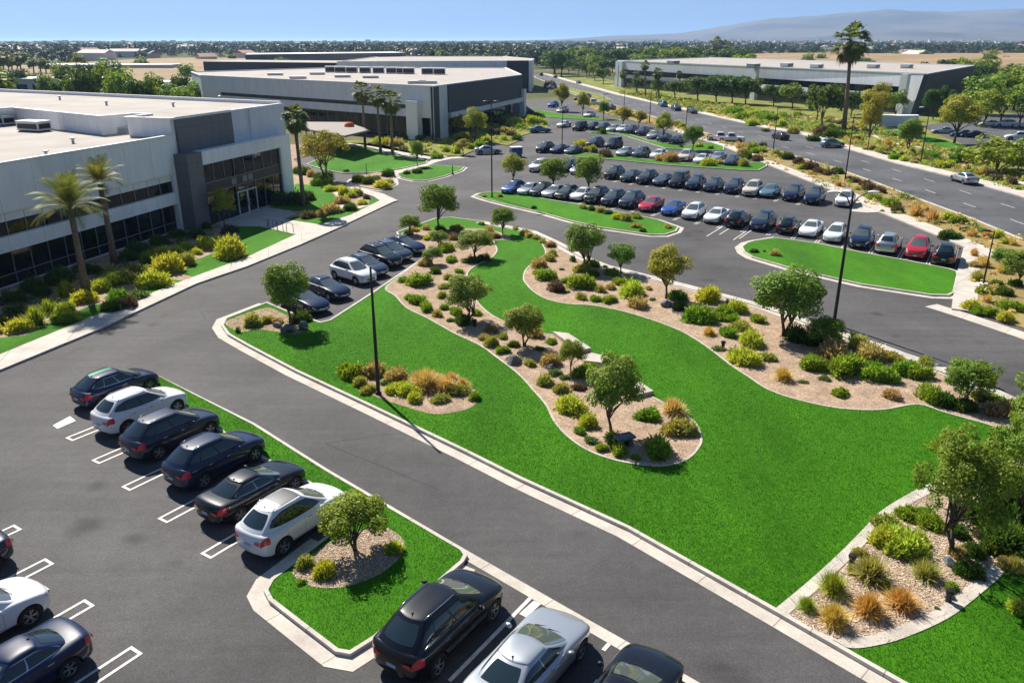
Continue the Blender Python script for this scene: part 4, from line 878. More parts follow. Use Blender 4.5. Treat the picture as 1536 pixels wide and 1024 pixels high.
# stone bench by the big bed tree
x, y = at(936, 672); r = empty('stone_bench', (x, y, .13), R(25)); tag(r, 'dark slate bench under the largest tree of the middle bed', 'bench')
m = MB(); m.box(-.45, .45, -.28, .28, .42, .54); m.obj('seat', M['rock'], r)
for s_ in (-.25, .25): m = MB(); m.box(s_-.1, s_+.1, -.2, .2, 0, .42); m.obj('leg', M['rock'], r)
for i, (u, v, lab) in enumerate([(*c8(486,584),'stubby dark bollard light at the edge strip of the near gravel bed'), (*c8(1097,498),'dark bollard light behind the multi-stem tree'), (*c8(858,722),'dark bollard light by the rust grasses of the near gravel bed'), (1084,525,'dark bollard light at the lawn edge of the kerbside bed'), (*c7(42,245),'dark bollard light at the foot of the second middle tree'), (*c2(1303,655),'small dark bollard light where the middle bed narrows')]):
    m = MB(); m.lathe([(0, 0), (.10, 0), (.10, .30), (.13, .31), (.15, .40), (.13, .47), (0, .49)], 14); o = m.obj('bollard_light', M['dark'], None, True, 35); o.location = (*at(u, v), .13); tag(o, lab, 'bollard light', 'bollard lights in the beds')
# ------------------------------------------------------------------ lamp posts
def lamp(u, v, vt, label, heads=1, r=.075, base='dark', arm=.0, dirx=1, noh=False, arch=False):
    x, y = at(u, v); h = hgt(u, v, vt); o = empty('lamp_post', (x, y, 0)); tag(o, label, 'lamp post')
    m = MB(); m.tube([(0, 0, .0), (0, 0, h*.5), (0, 0, h)], [r*1.25, r, r*.6], 10); m.obj('pole', M['dark'], o, True, 40)
    m = MB(); m.lathe([(0, .30), (r*1.5, .28), (r*2.6, .05), (r*2.7, 0)], 16) if base == 'dark' else m.lathe([(0, .5), (.32, .5), (.34, 0)], 20)
    m.obj('base', M['dark'] if base == 'dark' else M['white'], o, True, 35)
    if noh: return
    for k in range(heads):
        s_ = dirx*(1 if k == 0 else -1); m = MB()
        if arch: m.tube([(0, 0, h-1.0), (s_*.35, 0, h-.35), (s_*.9, 0, h-.05), (s_*1.2, 0, h)], .04, 6)
        else: m.tube([(0, 0, h-.12), (s_*.5, 0, h-.05)], .04, 6)
        m.obj('arm', M['dark'], o); hd = MB(); x0 = 1.1 if arch else .42
        hd.lathe([(0, .10), (.12, .09), (.24, .03), (.26, -.02), (.0, -.03)], 14, 0, (0, 0, 0)); q = hd.obj('lamp_head', M['dark' if not arch else 'white'], o, True, 40); q.location = (s_*(x0+.2), 0, h); q.scale = (1.5, .7, 1)
        l_ = MB(); l_.lathe([(0, -.045), (.2, -.04), (.2, -.031), (0, -.031)], 14); q2 = l_.obj('lens', M['lampglass'], q)
lamp(568, 594, 400, 'thin black pole rising from the tan shrubs by the kerb, with no lamp head', noh=True, r=.085)
lamp(738, 297, 152, 'black lamp post at the tip of the long lawn island', 2, arm=1)
lamp(1250.5, 486, 288, 'tall black lamp post with curved arms beside the big kerbside tree', 2, .095, arch=True)
lamp(1473, 434, 346, 'lamp post on a round white base in the dry verge', 1, .06, 'white', dirx=-1)
lamp(1267, 273, 172, 'lamp post in the dark shrubs between car park and boulevard', 1)
lamp(1159, 232, 162, 'lamp post in the verge near the two white pickups', 1)
lamp(1380.5, 245, 161, 'lamp post across the boulevard with one pale arm reaching over the sidewalk', 1, dirx=-1, arch=True)
lamp(1301, 226, 172, 'black post supporting the thin yellowish tree across the boulevard', noh=True, r=.06)
lamp(843, 222, 160, 'lamp post between the parked black SUVs and the shrubs of the third row', 1)
lamp(905, 181, 141, 'lamp post standing before the small trees at the curved median', 1)
lamp(974, 186, 136, 'lamp post on the boulevard kerb just before the median trees', 1, r=.1)
lamp(936, 162, 132, 'lamp post on the boulevard kerb by the distant gantry', 1)
lamp(1029, 188, 160, 'thin lamp post behind the navy boulevard SUV', 1)
lamp(679, 262, 248, 'short post on the kerbed lawn wedge', noh=True)
lamp(550, 262, 244, 'short white-topped sign post on the big north lawn', noh=True, r=.05)
# ------------------------------------------------------------------ plants
def unit(n): v = RNG.normal(size=(n, 3)); return v/np.linalg.norm(v, axis=1, keepdims=True)
def leaves(C, Nrm, size, spread=.9, asp=.62):    # one folded rhombus per leaf centre
    n = len(C); nn = Nrm+unit(n)*spread; nn /= np.linalg.norm(nn, axis=1, keepdims=True)
    a = np.cross(nn, unit(n)); a /= np.linalg.norm(a, axis=1, keepdims=True)+1e-9; b = np.cross(nn, a)
    s = size*RNG.uniform(.65, 1.35, (n, 1)); V = np.empty((n, 4, 3))
    V[:, 0] = C-a*s; V[:, 1] = C-b*s*asp; V[:, 2] = C+a*s; V[:, 3] = C+b*s*asp; return V
def crown_pts(nc, per, rh, rv, cz, cr_, flat=0, seed=0):
    d = unit(nc); d[:, 2] = np.where(d[:, 2] < -.55, -d[:, 2]*.4, d[:, 2]); rad = RNG.uniform(.25, 1, (nc, 1))**.55
    cc = d*rad*np.array([rh, rh, rv])*RNG.uniform(.80, 1.08, (nc, 1)); rr = cr_*RNG.uniform(.65, 1.25, nc)
    k = (per*(rr/cr_)**2).astype(int); idx = np.repeat(np.arange(nc), k); u = unit(len(idx))
    P = cc[idx]+u*(rr[idx]*RNG.uniform(.35, 1, len(idx))**.5)[:, None]*np.array([1, 1, .75]); nr = u*.8+np.array([0, 0, .5])+P/max(rh, rv)*.4
    P[:, 2] += cz; cc = cc.copy(); cc[:, 2] += cz; return P, nr, cc
def tree_proto(nm, leafm, nc=46, per=250, rh=.38, rv=.37, cz=.57, cr_=.14, ls=.0175, fork=.20, stems=1, thick=.022, limbs=12, bark='bark'):
    P, nr, cc = crown_pts(nc, per, rh, rv, cz, cr_); cm = soup('crown', leaves(P, nr, ls), leafm)
    m = MB(); rr = random.Random(nc+per)
    for s_ in range(stems):
        ox = 0 if stems == 1 else rr.uniform(-.035, .035); oy = 0 if stems == 1 else rr.uniform(-.03, .03); tip = (ox*3+rr.uniform(-.02, .02), oy*3, fork)
        m.tube([(ox*.4, oy*.4, -.01), (ox*1.2, oy*1.2, fork*.45), tip], [thick*1.25, thick*.95, thick*.75], 8)
        for j in range(limbs//stems):
            c = cc[rr.randrange(len(cc))]; t = Vector(tip); e = Vector(c); mid = t.lerp(e, .5)+Vector((rr.uniform(-.04, .04), rr.uniform(-.04, .04), .03))
            m.tube([t-Vector((0, 0, fork*.12)), t.lerp(mid, .5)+Vector((0, 0, .01)), mid, e], [thick*.6, thick*.42, thick*.3, thick*.08], 6)
            for q in range(2):
                c2_ = cc[rr.randrange(len(cc))]; 
                if (Vector(c2_)-mid).length < .3: m.tube([mid, mid.lerp(Vector(c2_), .5)+Vector((0, 0, .015)), Vector(c2_)], [thick*.25, thick*.17, thick*.05], 5)
    return (m.me('trunk', M[bark], True), cm)
LM = {'mid': leafmat('leaf_mid', (.18, .28, .04)), 'yel': leafmat('leaf_yellow', (.36, .37, .055)), 'dark': leafmat('leaf_dark', (.075, .14, .026)), 'fresh': leafmat('leaf_fresh', (.22, .33, .045)),
      'olive': leafmat('leaf_olive', (.23, .31, .055)), 'gold': leafmat('leaf_gold', (.30, .28, .05)), 'far': leafmat('leaf_far', (.05, .08, .022), .35, .2),
      'sh_g': leafmat('shrub_green', (.23, .37, .045)), 'sh_y': leafmat('shrub_yellow', (.48, .54, .08)), 'sh_o': leafmat('shrub_olive', (.38, .40, .12)), 'sh_t': leafmat('shrub_tan', (.46, .37, .19)), 'sh_d': leafmat('shrub_dark', (.085, .155, .03)),
      'sh_p': leafmat('shrub_purple', (.15, .11, .09)), 'sh_b': leafmat('shrub_blue', (.14, .22, .10)), 'str': leafmat('straw', (.66, .50, .22), .2, .3), 'rst': leafmat('rust_grass', (.62, .42, .12), .2, .3), 'gtf': leafmat('green_tuft', (.30, .38, .05), .2, .3)}
TP = {'a': tree_proto('a', LM['mid']), 'b': tree_proto('b', LM['fresh'], 42, 320, .40, .34, .58, .15, stems=3, fork=.16), 'c': tree_proto('c', LM['olive'], 48, 280, .37, .39, .57, .14, stems=2, fork=.18),
      'd': tree_proto('d', LM['yel'], 44, 290, .40, .35, .61, .15, fork=.26), 'e': tree_proto('e', LM['dark'], 50, 300, .42, .37, .58, .15), 'g': tree_proto('g', LM['gold'], 46, 170, .46, .30, .66, .13, stems=2, fork=.3),
      'big': tree_proto('big', LM['mid'], 70, 260, .44, .38, .60, .10, ls=.0125, stems=3, fork=.20, thick=.015, limbs=24),
      'mids': tree_proto('mids', LM['mid'], 30, 60, .38, .34, .60, .15, ls=.034, limbs=5), 'midd': tree_proto('midd', LM['dark'], 30, 70, .42, .38, .57, .16, ls=.036, limbs=5), 'midf': tree_proto('midf', LM['fresh'], 30, 70, .40, .36, .58, .16, ls=.034, limbs=5),
      'slim': tree_proto('slim', LM['dark'], 30, 60, .18, .42, .55, .10, ls=.03, limbs=4), 'f1': tree_proto('f1', LM['far'], 22, 34, .42, .38, .56, .18, ls=.055, limbs=3), 'f2': tree_proto('f2', LM['far'], 22, 34, .55, .36, .5, .2, ls=.06, limbs=3)}
def tree(u, v, vtop, wpx, kind, label, group=None, xy=None, h=None, name='tree', w=None):
    x, y = xy or at(u, v); h = h or max(1.2, hgt(u, v, vtop)); w = w or wpx*math.sqrt(y*y+H*H)/F
    rh = {'b': .40, 'd': .40, 'g': .46, 'e': .42, 'big': .44, 'slim': .18, 'f2': .55, 'f1': .42, 'midd': .42, 'midf': .40}.get(kind, .36)
    sx = w/2/(rh+.03); r = empty(name, (x, y, .1 if y < 330 else 0), random.uniform(0, 6.28)); r.scale = (sx, sx, h); tag(r, label, 'tree', group)
    t, c = TP[kind]; link('trunk', t, r); link('crown', c, r); return r
T = [(435.5,490,394,64,'c','leafy grey-green tree at the lawn corner beside the parked navy sedan'), (533,828,742,98,'b','low bushy tree on the small island between parked cars'), (658,345,270,56,'a','tall loose tree at the far lawn tip above the parked row'),
 (615,354,321,32,'a','small round tree just beside the tall loose tree at the far lawn tip'), (754,353,308,33,'a','small neat tree by the kerb at the far bend of the lawn'), (712,389,343,54,'a','bushy tree on the neck of lawn beside the far planting'), (649,398,371,29,'c','small tree against the dark parked SUVs'),
 (658,372,347,27,'c','pale small shrub-like tree in the far part of the middle bed'), (702,483,412,63,'c','spreading olive tree where the middle bed narrows'), (786,522,459,56,'c','airy tree in the middle bed above the grey boulder'), (856,562,507,38,'a','small round tree between the stone slabs and the middle bed'),
 (917,650,532,76,'c','largest tree of the middle bed, standing over the slate bench'), (875,403,335,58,'c','open-crowned tree with a forked trunk at the start of the kerbside bed'), (931,412,363,41,'a','small bright tree second along the kerbside bed'), (999,450,372,66,'d','rounded yellow-green tree third along the kerbside bed'),
 (1176,506,402,98,'c','biggest kerbside tree with forked trunk, next to the tall curved lamp post'), (1236,522,474,54,'a','dense low tree tucked behind the biggest kerbside tree'), (1447,606,538,74,'a','round tree by the road at the end of the kerbside bed'),
 (1428,836,648,135,'big','multi-stemmed tree in the near gravel bed'), (1520,800,625,120,'big','dark broad tree behind the multi-stemmed gravel bed tree'), (1560,740,560,150,'big','dark tree mostly cut off by the frame edge'),
 (769,278,232,39,'d','yellowish tree among the far front-row cars, first from the light pole'), (829,284,233,45,'a','green tree among the far front-row cars, second from the light pole'), (882,291,229,44,'a','tallest tree among the far front-row cars'),
 (934,190,161,28,'d','bright tree on the curved median, first of four from the offices'), (958,191,167,25,'d','small bright tree on the curved median, second of four'), (995,214,170,28,'d','tree on the curved median, third of four'), (1039,226,185,29,'a','tree on the curved median, nearest the white pickups'),
 (874,174,139,21,'d','narrow tree by the lawn strip in the rear lot'), (842,167,126,24,'d','pale-green tree by the second office car park'), (905,179,150,16,'a','little tree behind the curved median lamp post'), (712,213,163,36,'d','broad tree in front of the dark clad office end'), (690,208,172,22,'g','brownish tree beside the broad one at the clad office end'),
 (694,214,198,24,'d','small lollipop tree in front of the second office'), (695,233,210,24,'d','lollipop tree closest to the stopped silver car'), (626,250,208,20,'a','slender tree on the walk between the two north lawns'), (488,270,196,72,'g','yellowing olive spreading tree beside the entrance canopy'),
 (337,340,285,36,'d','sapling with yellow leaves by the office entrance'), (1232,193,116,54,'midd','dark round tree across the boulevard beside the tall palm'), (1225,182,118,40,'midd','dark tree just behind the round one beside the tall palm'), (1301,227,142,32,'d','thin-trunked yellow tree across the boulevard'), (1313,190,126,48,'d','broad pale tree behind the thin yellow one across the boulevard'),
 (1361,228,178,32,'c','wispy grey tree beside the lamp post across the boulevard'), (1431,216,145,64,'d','orange-tinged round tree at the right office lot'), (1399,180,126,34,'e','dark tree against the leaning dark wall, beside the lamp arm'), (1426,176,134,32,'e','second dark tree against the leaning dark wall'), (1503,402,372,38,'a','round tree in the dry verge by the footpath'), (1527,428,372,50,'a','round tree at the frame edge of the dry verge')]
for a in T: tree(*a)
for i, (u, v, vt, w) in enumerate([(1046,153,108,46), (1074,155,106,44), (1098,156,108,46), (1118,157,110,42)]): tree(u, v, vt, w, 'midd', 'dark street tree before the white office, %s from the corner palm' % ordn[i], 'row of dark trees before the white office')
for i, (u, v, vt, w, k) in enumerate([(1012,150,116,36,'midd'),(1160,160,122,38,'midd'),(1188,164,124,36,'mids'),(1276,176,130,38,'midd'),(1341,180,134,36,'mids'),(985,148,118,22,'mids'),(955,143,112,24,'midd'),(905,126,98,22,'midd'),(892,121,94,20,'mids'),(880,117,90,20,'midd'),(868,114,88,20,'midd'),(853,112,88,18,'mids')]): tree(u, v, vt, w, k, 'garden tree before the white office, %s in order along its front' % ordn[i], 'garden trees across the boulevard')
# broad bushes
for u, v, vt, w, k, lab in [(1495,260,203,84,'midf','huge round green bush beside the lone silver sedan'), (1441,245,219,34,'midf','round bush against the huge one across the boulevard'), (1527,256,232,40,'midf','bush at the frame edge behind the huge round one')]:
    x, y = at(u, v); h = hgt(u, v, vt); o = tree(u, v, vt, w, k, lab, name='bush'); o.scale.z *= 1.25; o.location.z = -h*.22; o['category'] = 'bush'
# tree mass by the white office end and roof-line trees at left
ML = [(1470,172,110,60),(1495,150,108,55),(1520,165,104,60),(1476,190,132,50),(1500,186,126,56),(1528,190,130,56),(1550,170,110,60),(1465,155,118,40),(1512,140,96,50)]
for i, (u, v, vt, w) in enumerate(ML): tree(u, v, vt, w, ['midf','midd','mids'][i % 3], 'leafy green tree in the grove past the leaning dark wall', 'grove past the dark wall')
bt = [(139,175,92,36,'midd'),(158,172,96,34,'mids'),(118,168,112,34,'mids'),(190,185,100,52,'midf'),(215,188,106,44,'midd'),(232,186,118,34,'midf'),(254,180,126,50,'mids'),(280,184,128,40,'midf'),(275,170,104,30,'midd'),(300,172,118,44,'midf'),(318,174,122,36,'midd'),(345,176,112,28,'slim'),(372,178,128,34,'midd'),(388,180,134,30,'midf'),(98,165,114,30,'midd'),(75,160,108,30,'mids'),(100,150,92,22,'slim'),(240,165,108,34,'mids')]
for i, (u, v, vt, w, k) in enumerate(bt): tree(u, v, vt, w, k, 'green tree rising behind the near office roof', 'trees behind the near office')
# ------------------------------------------------------------------ palms
def fan_palm_me(n=46, R_=1.0, seed=1, skirt=.35):
    rr = random.Random(seed); V = []
    for i in range(n):
        az = rr.uniform(0, 6.28); el = rr.uniform(-.75, 1.35) if i > n*skirt else rr.uniform(-1.35, -.5); L = R_*rr.uniform(.45, .62); d = Vector((math.cos(az)*math.cos(el), math.sin(az)*math.cos(el), math.sin(el)))
        side = d.cross(Vector((0, 0, 1))).normalized(); up = side.cross(d); p = d*L
        V += [Vector((0,0,0)), side*.03, p+side*.03, p]
        for k in range(13):
            a = -1.15+2.3*k/12; q = (d*math.cos(a)+side*math.sin(a)).normalized(); l = R_*.52*rr.uniform(.8, 1.1)*(1-.18*abs(a)); m_ = p+q*l*.6; e = p+q*l-Vector((0, 0, l*.35)); w_ = up.cross(q).normalized()*.045*R_
            V += [p, m_-w_, e, m_+w_]
    return V
def feather_palm_me(n=30, R_=1.0, seed=1):
    rr = random.Random(seed); V = []
    for i in range(n):
        az = i*2.399+rr.uniform(-.2, .2); el = 1.5-1.35*(i/n)**.9+rr.uniform(-.1, .1); L = R_*rr.uniform(.85, 1.15); p = Vector((0, 0, 0)); d = Vector((math.cos(az)*math.cos(el), math.sin(az)*math.cos(el), math.sin(el)))
        st = 18
        for k in range(st):
            d = (d+Vector((0, 0, -.022-.0065*k))).normalized(); q = p+d*L/st; side = d.cross(Vector((0, 0, 1))).normalized(); w = .012*(1-k/st)+.004
            V += [p-side*w, p+side*w, q+side*w, q-side*w]
            if k > 2:
                ll = R_*.30*math.sin(math.pi*min(1, (k+1)/(st+1))**.8)+.05
                for s_ in (1, -1):
                    for h_ in (0, .5):
                        b = p.lerp(q, h_); e = b+(side*s_*.8+d*.75+Vector((0, 0, .12-.5*(k/st)))).normalized()*ll; ww = d*.009
                        V += [b-ww, b+ww, b.lerp(e, .6)+ww*.9, e]
            p = q
    return V
PALM = {'fan': [soup('crown', fan_palm_me(54, 1, s), leafmat('palm_leaf_%d' % s, (.13, .17, .045), .2, .25)) for s in (1, 2)], 'feather': [soup('crown', feather_palm_me(34, 1, s), leafmat('feather_leaf_%d' % s, (.19, .22, .06), .15, .3)) for s in (3, 4)]}
SK = soup('dead_fronds', fan_palm_me(30, .8, 9, 1.0), leafmat('dead_frond', (.23, .165, .085), .2, .2))
def palm(u, v, top, cw, kind, i, label, group=None, r=.2, lean=None):
    x, y = at(u, v); h = hgt(u, v, top[1]); D = math.sqrt(y*y+H*H)/F; s0 = (top[1]-512)/F
    k = (h-H)/-(SN+s0*CS); tx = k*(top[0]-768)/F-x; tx = max(-1.5, min(1.5, tx)); o = empty('palm_tree', (x, y, .1)); tag(o, label, 'palm tree', group)
    m = MB(); m.tube([(0, 0, -.1), (tx*.15, 0, h*.3), (tx*.5, 0, h*.65), (tx, 0, h)], [r*1.35, r, r*.85, r*.8], 10); m.obj('trunk', M['palmbark'], o, True)
    c = link('crown', PALM[kind][i % 2], o, (tx, 0, h)); R_ = cw*D/2/(1.0 if kind == 'fan' else .95); c.scale = (R_,)*3; c.rotation_euler = (0, 0, i*1.7)
    if kind == 'fan': q = link('dead_fronds', SK, o, (tx, 0, h-.05*R_)); q.scale = (R_*.9, R_*.9, R_*1.1); q.rotation_euler = (0, 0, i)
    return o
palm(130,440,(106,316),112,'feather',0,'feathery palm nearest the camera side of the near office windows'.replace('camera side','street edge'), r=.26)
palm(173,398,(150,276),80,'feather',1,'second feathery palm, closer to the office windows', r=.26)
palm(456,311,(441,178),44,'fan',0,'fan palm beside the office entrance lawn', r=.22)
palm(548,222,(543,137),34,'fan',1,'tallest of three fan palms in a row by the north lawn', 'three palms', r=.2)
palm(571,229,(565,144),32,'fan',0,'middle of three fan palms in a row by the north lawn', 'three palms', r=.2)
palm(589,231,(586,152),38,'fan',1,'fan palm closest to the second office corner, of three', 'three palms', r=.22)
palm(1265,197,(1276,62),60,'fan',0,'very tall fan palm across the boulevard, above the skyline', r=.4)
for i, (u, v, tu, tv, w) in enumerate([(968,146,967,98,16),(988,148,987,110,18),(936,133,935,111,14),(927,130,926,108,14),(955,140,954,112,13),(1020,140,1019,112,12)]): palm(u, v, (tu, tv), w, 'fan', i, 'small fan palm along the white office front, %s from its far corner' % ordn[i], 'palms along the white office', r=.25)
for i, (u, v, tu, tv, w) in enumerate([(1074,92,1073,66,18),(1090,92,1090,70,16),(52,118,50,90,13),(62,120,61,92,12),(33,120,31,84,15),(8,122,6,84,17),(20,120,18,88,14),(27,112,26,92,11),(45,112,44,94,10),(70,118,69,96,11),(0,118,-1,90,14),(14,114,13,92,12),(82,120,81,100,9)]): palm(u, v, (tu, tv), w*1.35, 'fan', i, 'distant fan palm standing in the far fields', 'distant palms', r=.35)
# ------------------------------------------------------------------ shrubs
def shrub_me(nm, m, n, ls, lump=10, flat=.85):
    nl = RNG.integers(4, 7); ang = RNG.uniform(0, 6.28, nl); off = np.stack([np.cos(ang), np.sin(ang), 0*ang], 1)*RNG.uniform(.15, .48, (nl, 1)); lr = RNG.uniform(.42, .66, nl); wh = RNG.integers(0, nl, n)
    d = unit(n); d[:, 2] = np.abs(d[:, 2])*1.0-.08; lobes = unit(lump); lobes[:, 2] = np.abs(lobes[:, 2])
    k = np.max(d@lobes.T, axis=1); rad = (.60+.42*np.clip((k-.75)/.25, 0, 1)+RNG.normal(0, .07, n))*RNG.choice([1, .93, .84, .7], n); rad = np.where(RNG.random(n) < .06, rad*1.25, rad); P = (off[wh]+d*(rad*lr[wh]*1.15)[:, None])*np.array([1, 1, flat*1.32]); P[:, 2] = np.maximum(P[:, 2], .01)
    ax = d+unit(n)*.7+np.array([0, 0, .45]); ax /= np.linalg.norm(ax, axis=1, keepdims=True); sd = np.cross(ax, unit(n)); sd /= np.linalg.norm(sd, axis=1, keepdims=True)
    s = ls*RNG.uniform(.6, 1.5, (n, 1)); V = np.empty((n, 4, 3)); V[:, 0] = P-ax*s*1.2; V[:, 1] = P-sd*s*.42; V[:, 2] = P+ax*s*1.5; V[:, 3] = P+sd*s*.42
    V[..., 2] = np.maximum(V[..., 2], 0); return soup('shrub', V, m)
def tuft_me(nm, m, n, spread=1.0, w=.016, droop=.5, hh=1.0):
    V = []
    for i in range(n):
        az = random.uniform(0, 6.28); el = abs(random.gauss(1.0, .42)); el = min(el, 1.5); L = random.uniform(.6, 1.05)*hh; d = Vector((math.cos(az)*math.cos(el)*spread, math.sin(az)*math.cos(el)*spread, math.sin(el)))
        b = Vector((random.gauss(0, .14), random.gauss(0, .14), 0)); side = Vector((-math.sin(az), math.cos(az), 0))*w
        p1 = b+d*L*.55; p2 = b+d*L+Vector((0, 0, -droop*L*.4*math.cos(el))); V += [b-side, b+side, p1+side*.9, p1-side*.9, p1-side*.9, p1+side*.9, p2+side*.15, p2-side*.15]
    return soup('tuft', V, m)
SHM = {}
for k, m_ in (('g', 'sh_g'), ('y', 'sh_y'), ('o', 'sh_o'), ('dg', 'sh_d'), ('p', 'sh_p'), ('t', 'sh_t')):
    SHM[k] = [shrub_me('shrub', LM[m_], 3000, .075, 8+i*4, .95+.15*i) for i in range(3)]
for k, m_ in (('b', 'sh_b'),): SHM[k] = [shrub_me('low', LM[m_], 700, .11, 7, .6) for i in range(2)]
SHM['s'] = [tuft_me('t', LM['str'], 900) for i in range(2)]; SHM['r'] = [tuft_me('t', LM['rst'], 900) for i in range(2)]; SHM['gt'] = [tuft_me('t', LM['gtf'], 900) for i in range(2)]
SHM['tt'] = [tuft_me('t', LM['sh_o'], 900) for i in range(2)]; SHM['yt'] = [tuft_me('t', LM['gtf'], 500, .8, .035, .3, 1.2) for i in range(2)]
SHM['c'] = [shrub_me('c', LM['sh_d'], 500, .13, 5, 1.9)]
KN = {'g': ('green rounded shrub', 'shrub'), 'y': ('yellow-green mounded shrub', 'shrub'), 'o': ('olive mounded shrub', 'shrub'), 'dg': ('dark green shrub', 'shrub'), 'p': ('dark purplish shrub', 'shrub'), 't': ('tan brownish shrub', 'shrub'), 'b': ('low blue-green plant', 'plant'),
      's': ('straw-coloured grass tuft', 'ornamental grass'), 'r': ('rust-orange grass tuft', 'ornamental grass'), 'gt': ('green spiky grass tuft', 'ornamental grass'), 'tt': ('grey-green grass clump', 'ornamental grass'), 'yt': ('spiky yellow-green plant', 'plant'), 'c': ('small upright dark conifer', 'conifer')}
def shrubs(items, f, k, where, frm, group, key=None):
    L_ = []
    for (u, v, w, t) in items:
        p = f(u, v); L_.append((p[0], p[1], w/k, t))
    cnt = {}
    L_.sort(key=key or (lambda a: (a[0], a[1])))
    for i, (u, v, w, t) in enumerate(L_):
        cnt[t] = cnt.get(t, 0)+1; n_ = cnt[t]; x, y = at(u, v); D = math.sqrt((y)**2+H*H)/F; rad = w*D/2*1.28
        nm = 'shrub' if KN[t][1] == 'shrub' else ('ornamental_grass' if 'grass' in KN[t][1] else ('small_conifer' if t == 'c' else 'low_plant'))
        me = SHM[t][i % len(SHM[t])]; o = link(nm, me); o.location = (x, y+rad*.55, .13); o.rotation_euler = (0, 0, random.uniform(0, 6.28))
        q = random.uniform(.92, 1.08); o.scale = (rad*q, rad/q*1.0, rad*random.uniform(.85, 1.1)*(1.5 if t in ('c',) else 1.0))
        lb_ = '%s %s from %s in %s' % (ordn[n_-1], KN[t][0], frm, where)
        while len(lb_.replace('-', ' ').split()) > 16: lb_ = lb_.replace(' the ', ' ', 1) if ' the ' in lb_ else lb_.replace('coloured ', '').replace('rounded ', '').replace('mounded ', '').replace(' its ', ' ')[:]; 
        tag(o, lb_, KN[t][1], group)
A2 = [(150,668,110,'o'),(238,640,65,'o'),(290,645,70,'t'),(405,640,100,'dg'),(90,690,30,'c'),(350,690,50,'b'),(430,680,40,'b')]
shrubs(A2, c2, 3.413, 'the corner bed', 'the road corner', 'shrubs in the corner bed')
shrubs([(650,930,140,'g'),(700,970,80,'o'),(760,1000,90,'o'),(790,920,130,'t'),(905,945,100,'t'),(880,1005,90,'y'),(960,1020,110,'y'),(1050,1000,190,'s'),(1150,1010,150,'s'),(1210,1015,130,'o'),(1300,1035,70,'g'),(1010,960,110,'s'),(940,985,90,'y'),(1100,960,110,'s'),(1180,955,100,'s'),(1240,985,90,'s'),(720,925,60,'s'),(870,925,70,'s'),(1000,1050,80,'y'),(1120,1055,90,'o'),(840,960,70,'b')], c2, 3.413, 'the lamp-pole bed', 'the kerb side', 'shrubs in the lamp-pole bed')
shrubs([(945,430,60,'g'),(1025,450,120,'g'),(975,520,60,'g'),(1010,545,80,'g'),(1050,580,80,'g'),(1110,605,65,'o'),(1045,350,80,'t'),(1085,385,40,'b'),(1185,330,65,'g'),(1225,385,45,'g'),(1180,420,60,'o'),(1145,465,60,'o'),(1145,510,60,'o'),(1150,570,50,'g'),(1200,600,70,'g'),(1240,650,90,'dg'),(1310,600,60,'g'),(1185,635,50,'b'),(1160,275,90,'g'),(1187,210,60,'t'),(1055,215,50,'y'),(1100,200,60,'y'),(1340,135,30,'g'),(1300,330,60,'dg'),(1370,200,60,'t'),(1410,200,50,'t'),(1210,170,80,'t'),(1055,160,40,'t'),(1130,180,60,'dg'),(1250,210,60,'dg'),(1260,330,50,'b'),(1350,320,60,'dg'),(1000,170,50,'t'),(960,190,50,'t'),(1100,385,60,'dg')], c2, 3.413, 'the far part of the middle bed', 'the parked cars', 'shrubs in the far middle bed')
shrubs([(95,320,60,'t'),(130,355,75,'o'),(185,310,60,'o'),(245,355,60,'dg'),(185,390,70,'g'),(130,280,70,'t'),(355,305,70,'t'),(440,340,55,'g'),(370,375,60,'b'),(330,460,70,'o'),(235,435,80,'b'),(430,450,90,'t'),(390,560,100,'o'),(480,590,80,'o'),(580,580,70,'p'),(450,500,80,'b'),(590,510,110,'g'),(535,700,150,'y'),(630,775,100,'y'),(575,805,60,'g'),(640,850,80,'b'),(700,890,70,'g'),(780,915,90,'g'),(760,860,110,'dg'),(865,935,50,'g'),(935,740,125,'g'),(1065,715,150,'s'),(1080,815,150,'o'),(980,925,150,'g'),(1130,815,100,'o'),(500,520,60,'b'),(640,470,70,'g')], c7, 3.413, 'the near part of the middle bed', 'its narrow neck', 'shrubs in the near middle bed')
shrubs([(75,475,30,'g'),(110,515,60,'t'),(150,545,40,'p'),(290,530,60,'o'),(355,550,50,'o'),(390,570,50,'o'),(425,590,60,'t'),(445,635,60,'o'),(420,665,65,'o'),(370,695,75,'t'),(355,730,45,'o'),(410,765,100,'g'),(465,820,80,'p'),(510,775,55,'g'),(515,825,30,'b'),(490,710,30,'b'),(590,810,125,'g'),(590,860,60,'o'),(655,870,65,'g'),(735,880,75,'g'),(735,810,60,'t'),(680,820,70,'o'),(780,785,80,'g'),(850,845,135,'y'),(880,905,85,'t'),(740,740,75,'g'),(640,695,70,'g'),(600,720,90,'o'),(650,745,60,'dg'),(710,695,30,'b'),(545,665,30,'c'),(955,865,35,'b'),(1095,870,100,'dg'),(1090,915,70,'dg'),(935,810,40,'t'),(1240,880,125,'y'),(1205,985,140,'g'),(1305,970,85,'g'),(1390,930,100,'y'),(1400,1005,80,'o'),(1335,890,30,'c'),(1500,980,80,'g'),(250,500,40,'o'),(320,540,40,'t')], c6, 3.413, 'the far half of the kerbside bed', 'its small end tree', 'shrubs in the far kerbside bed')
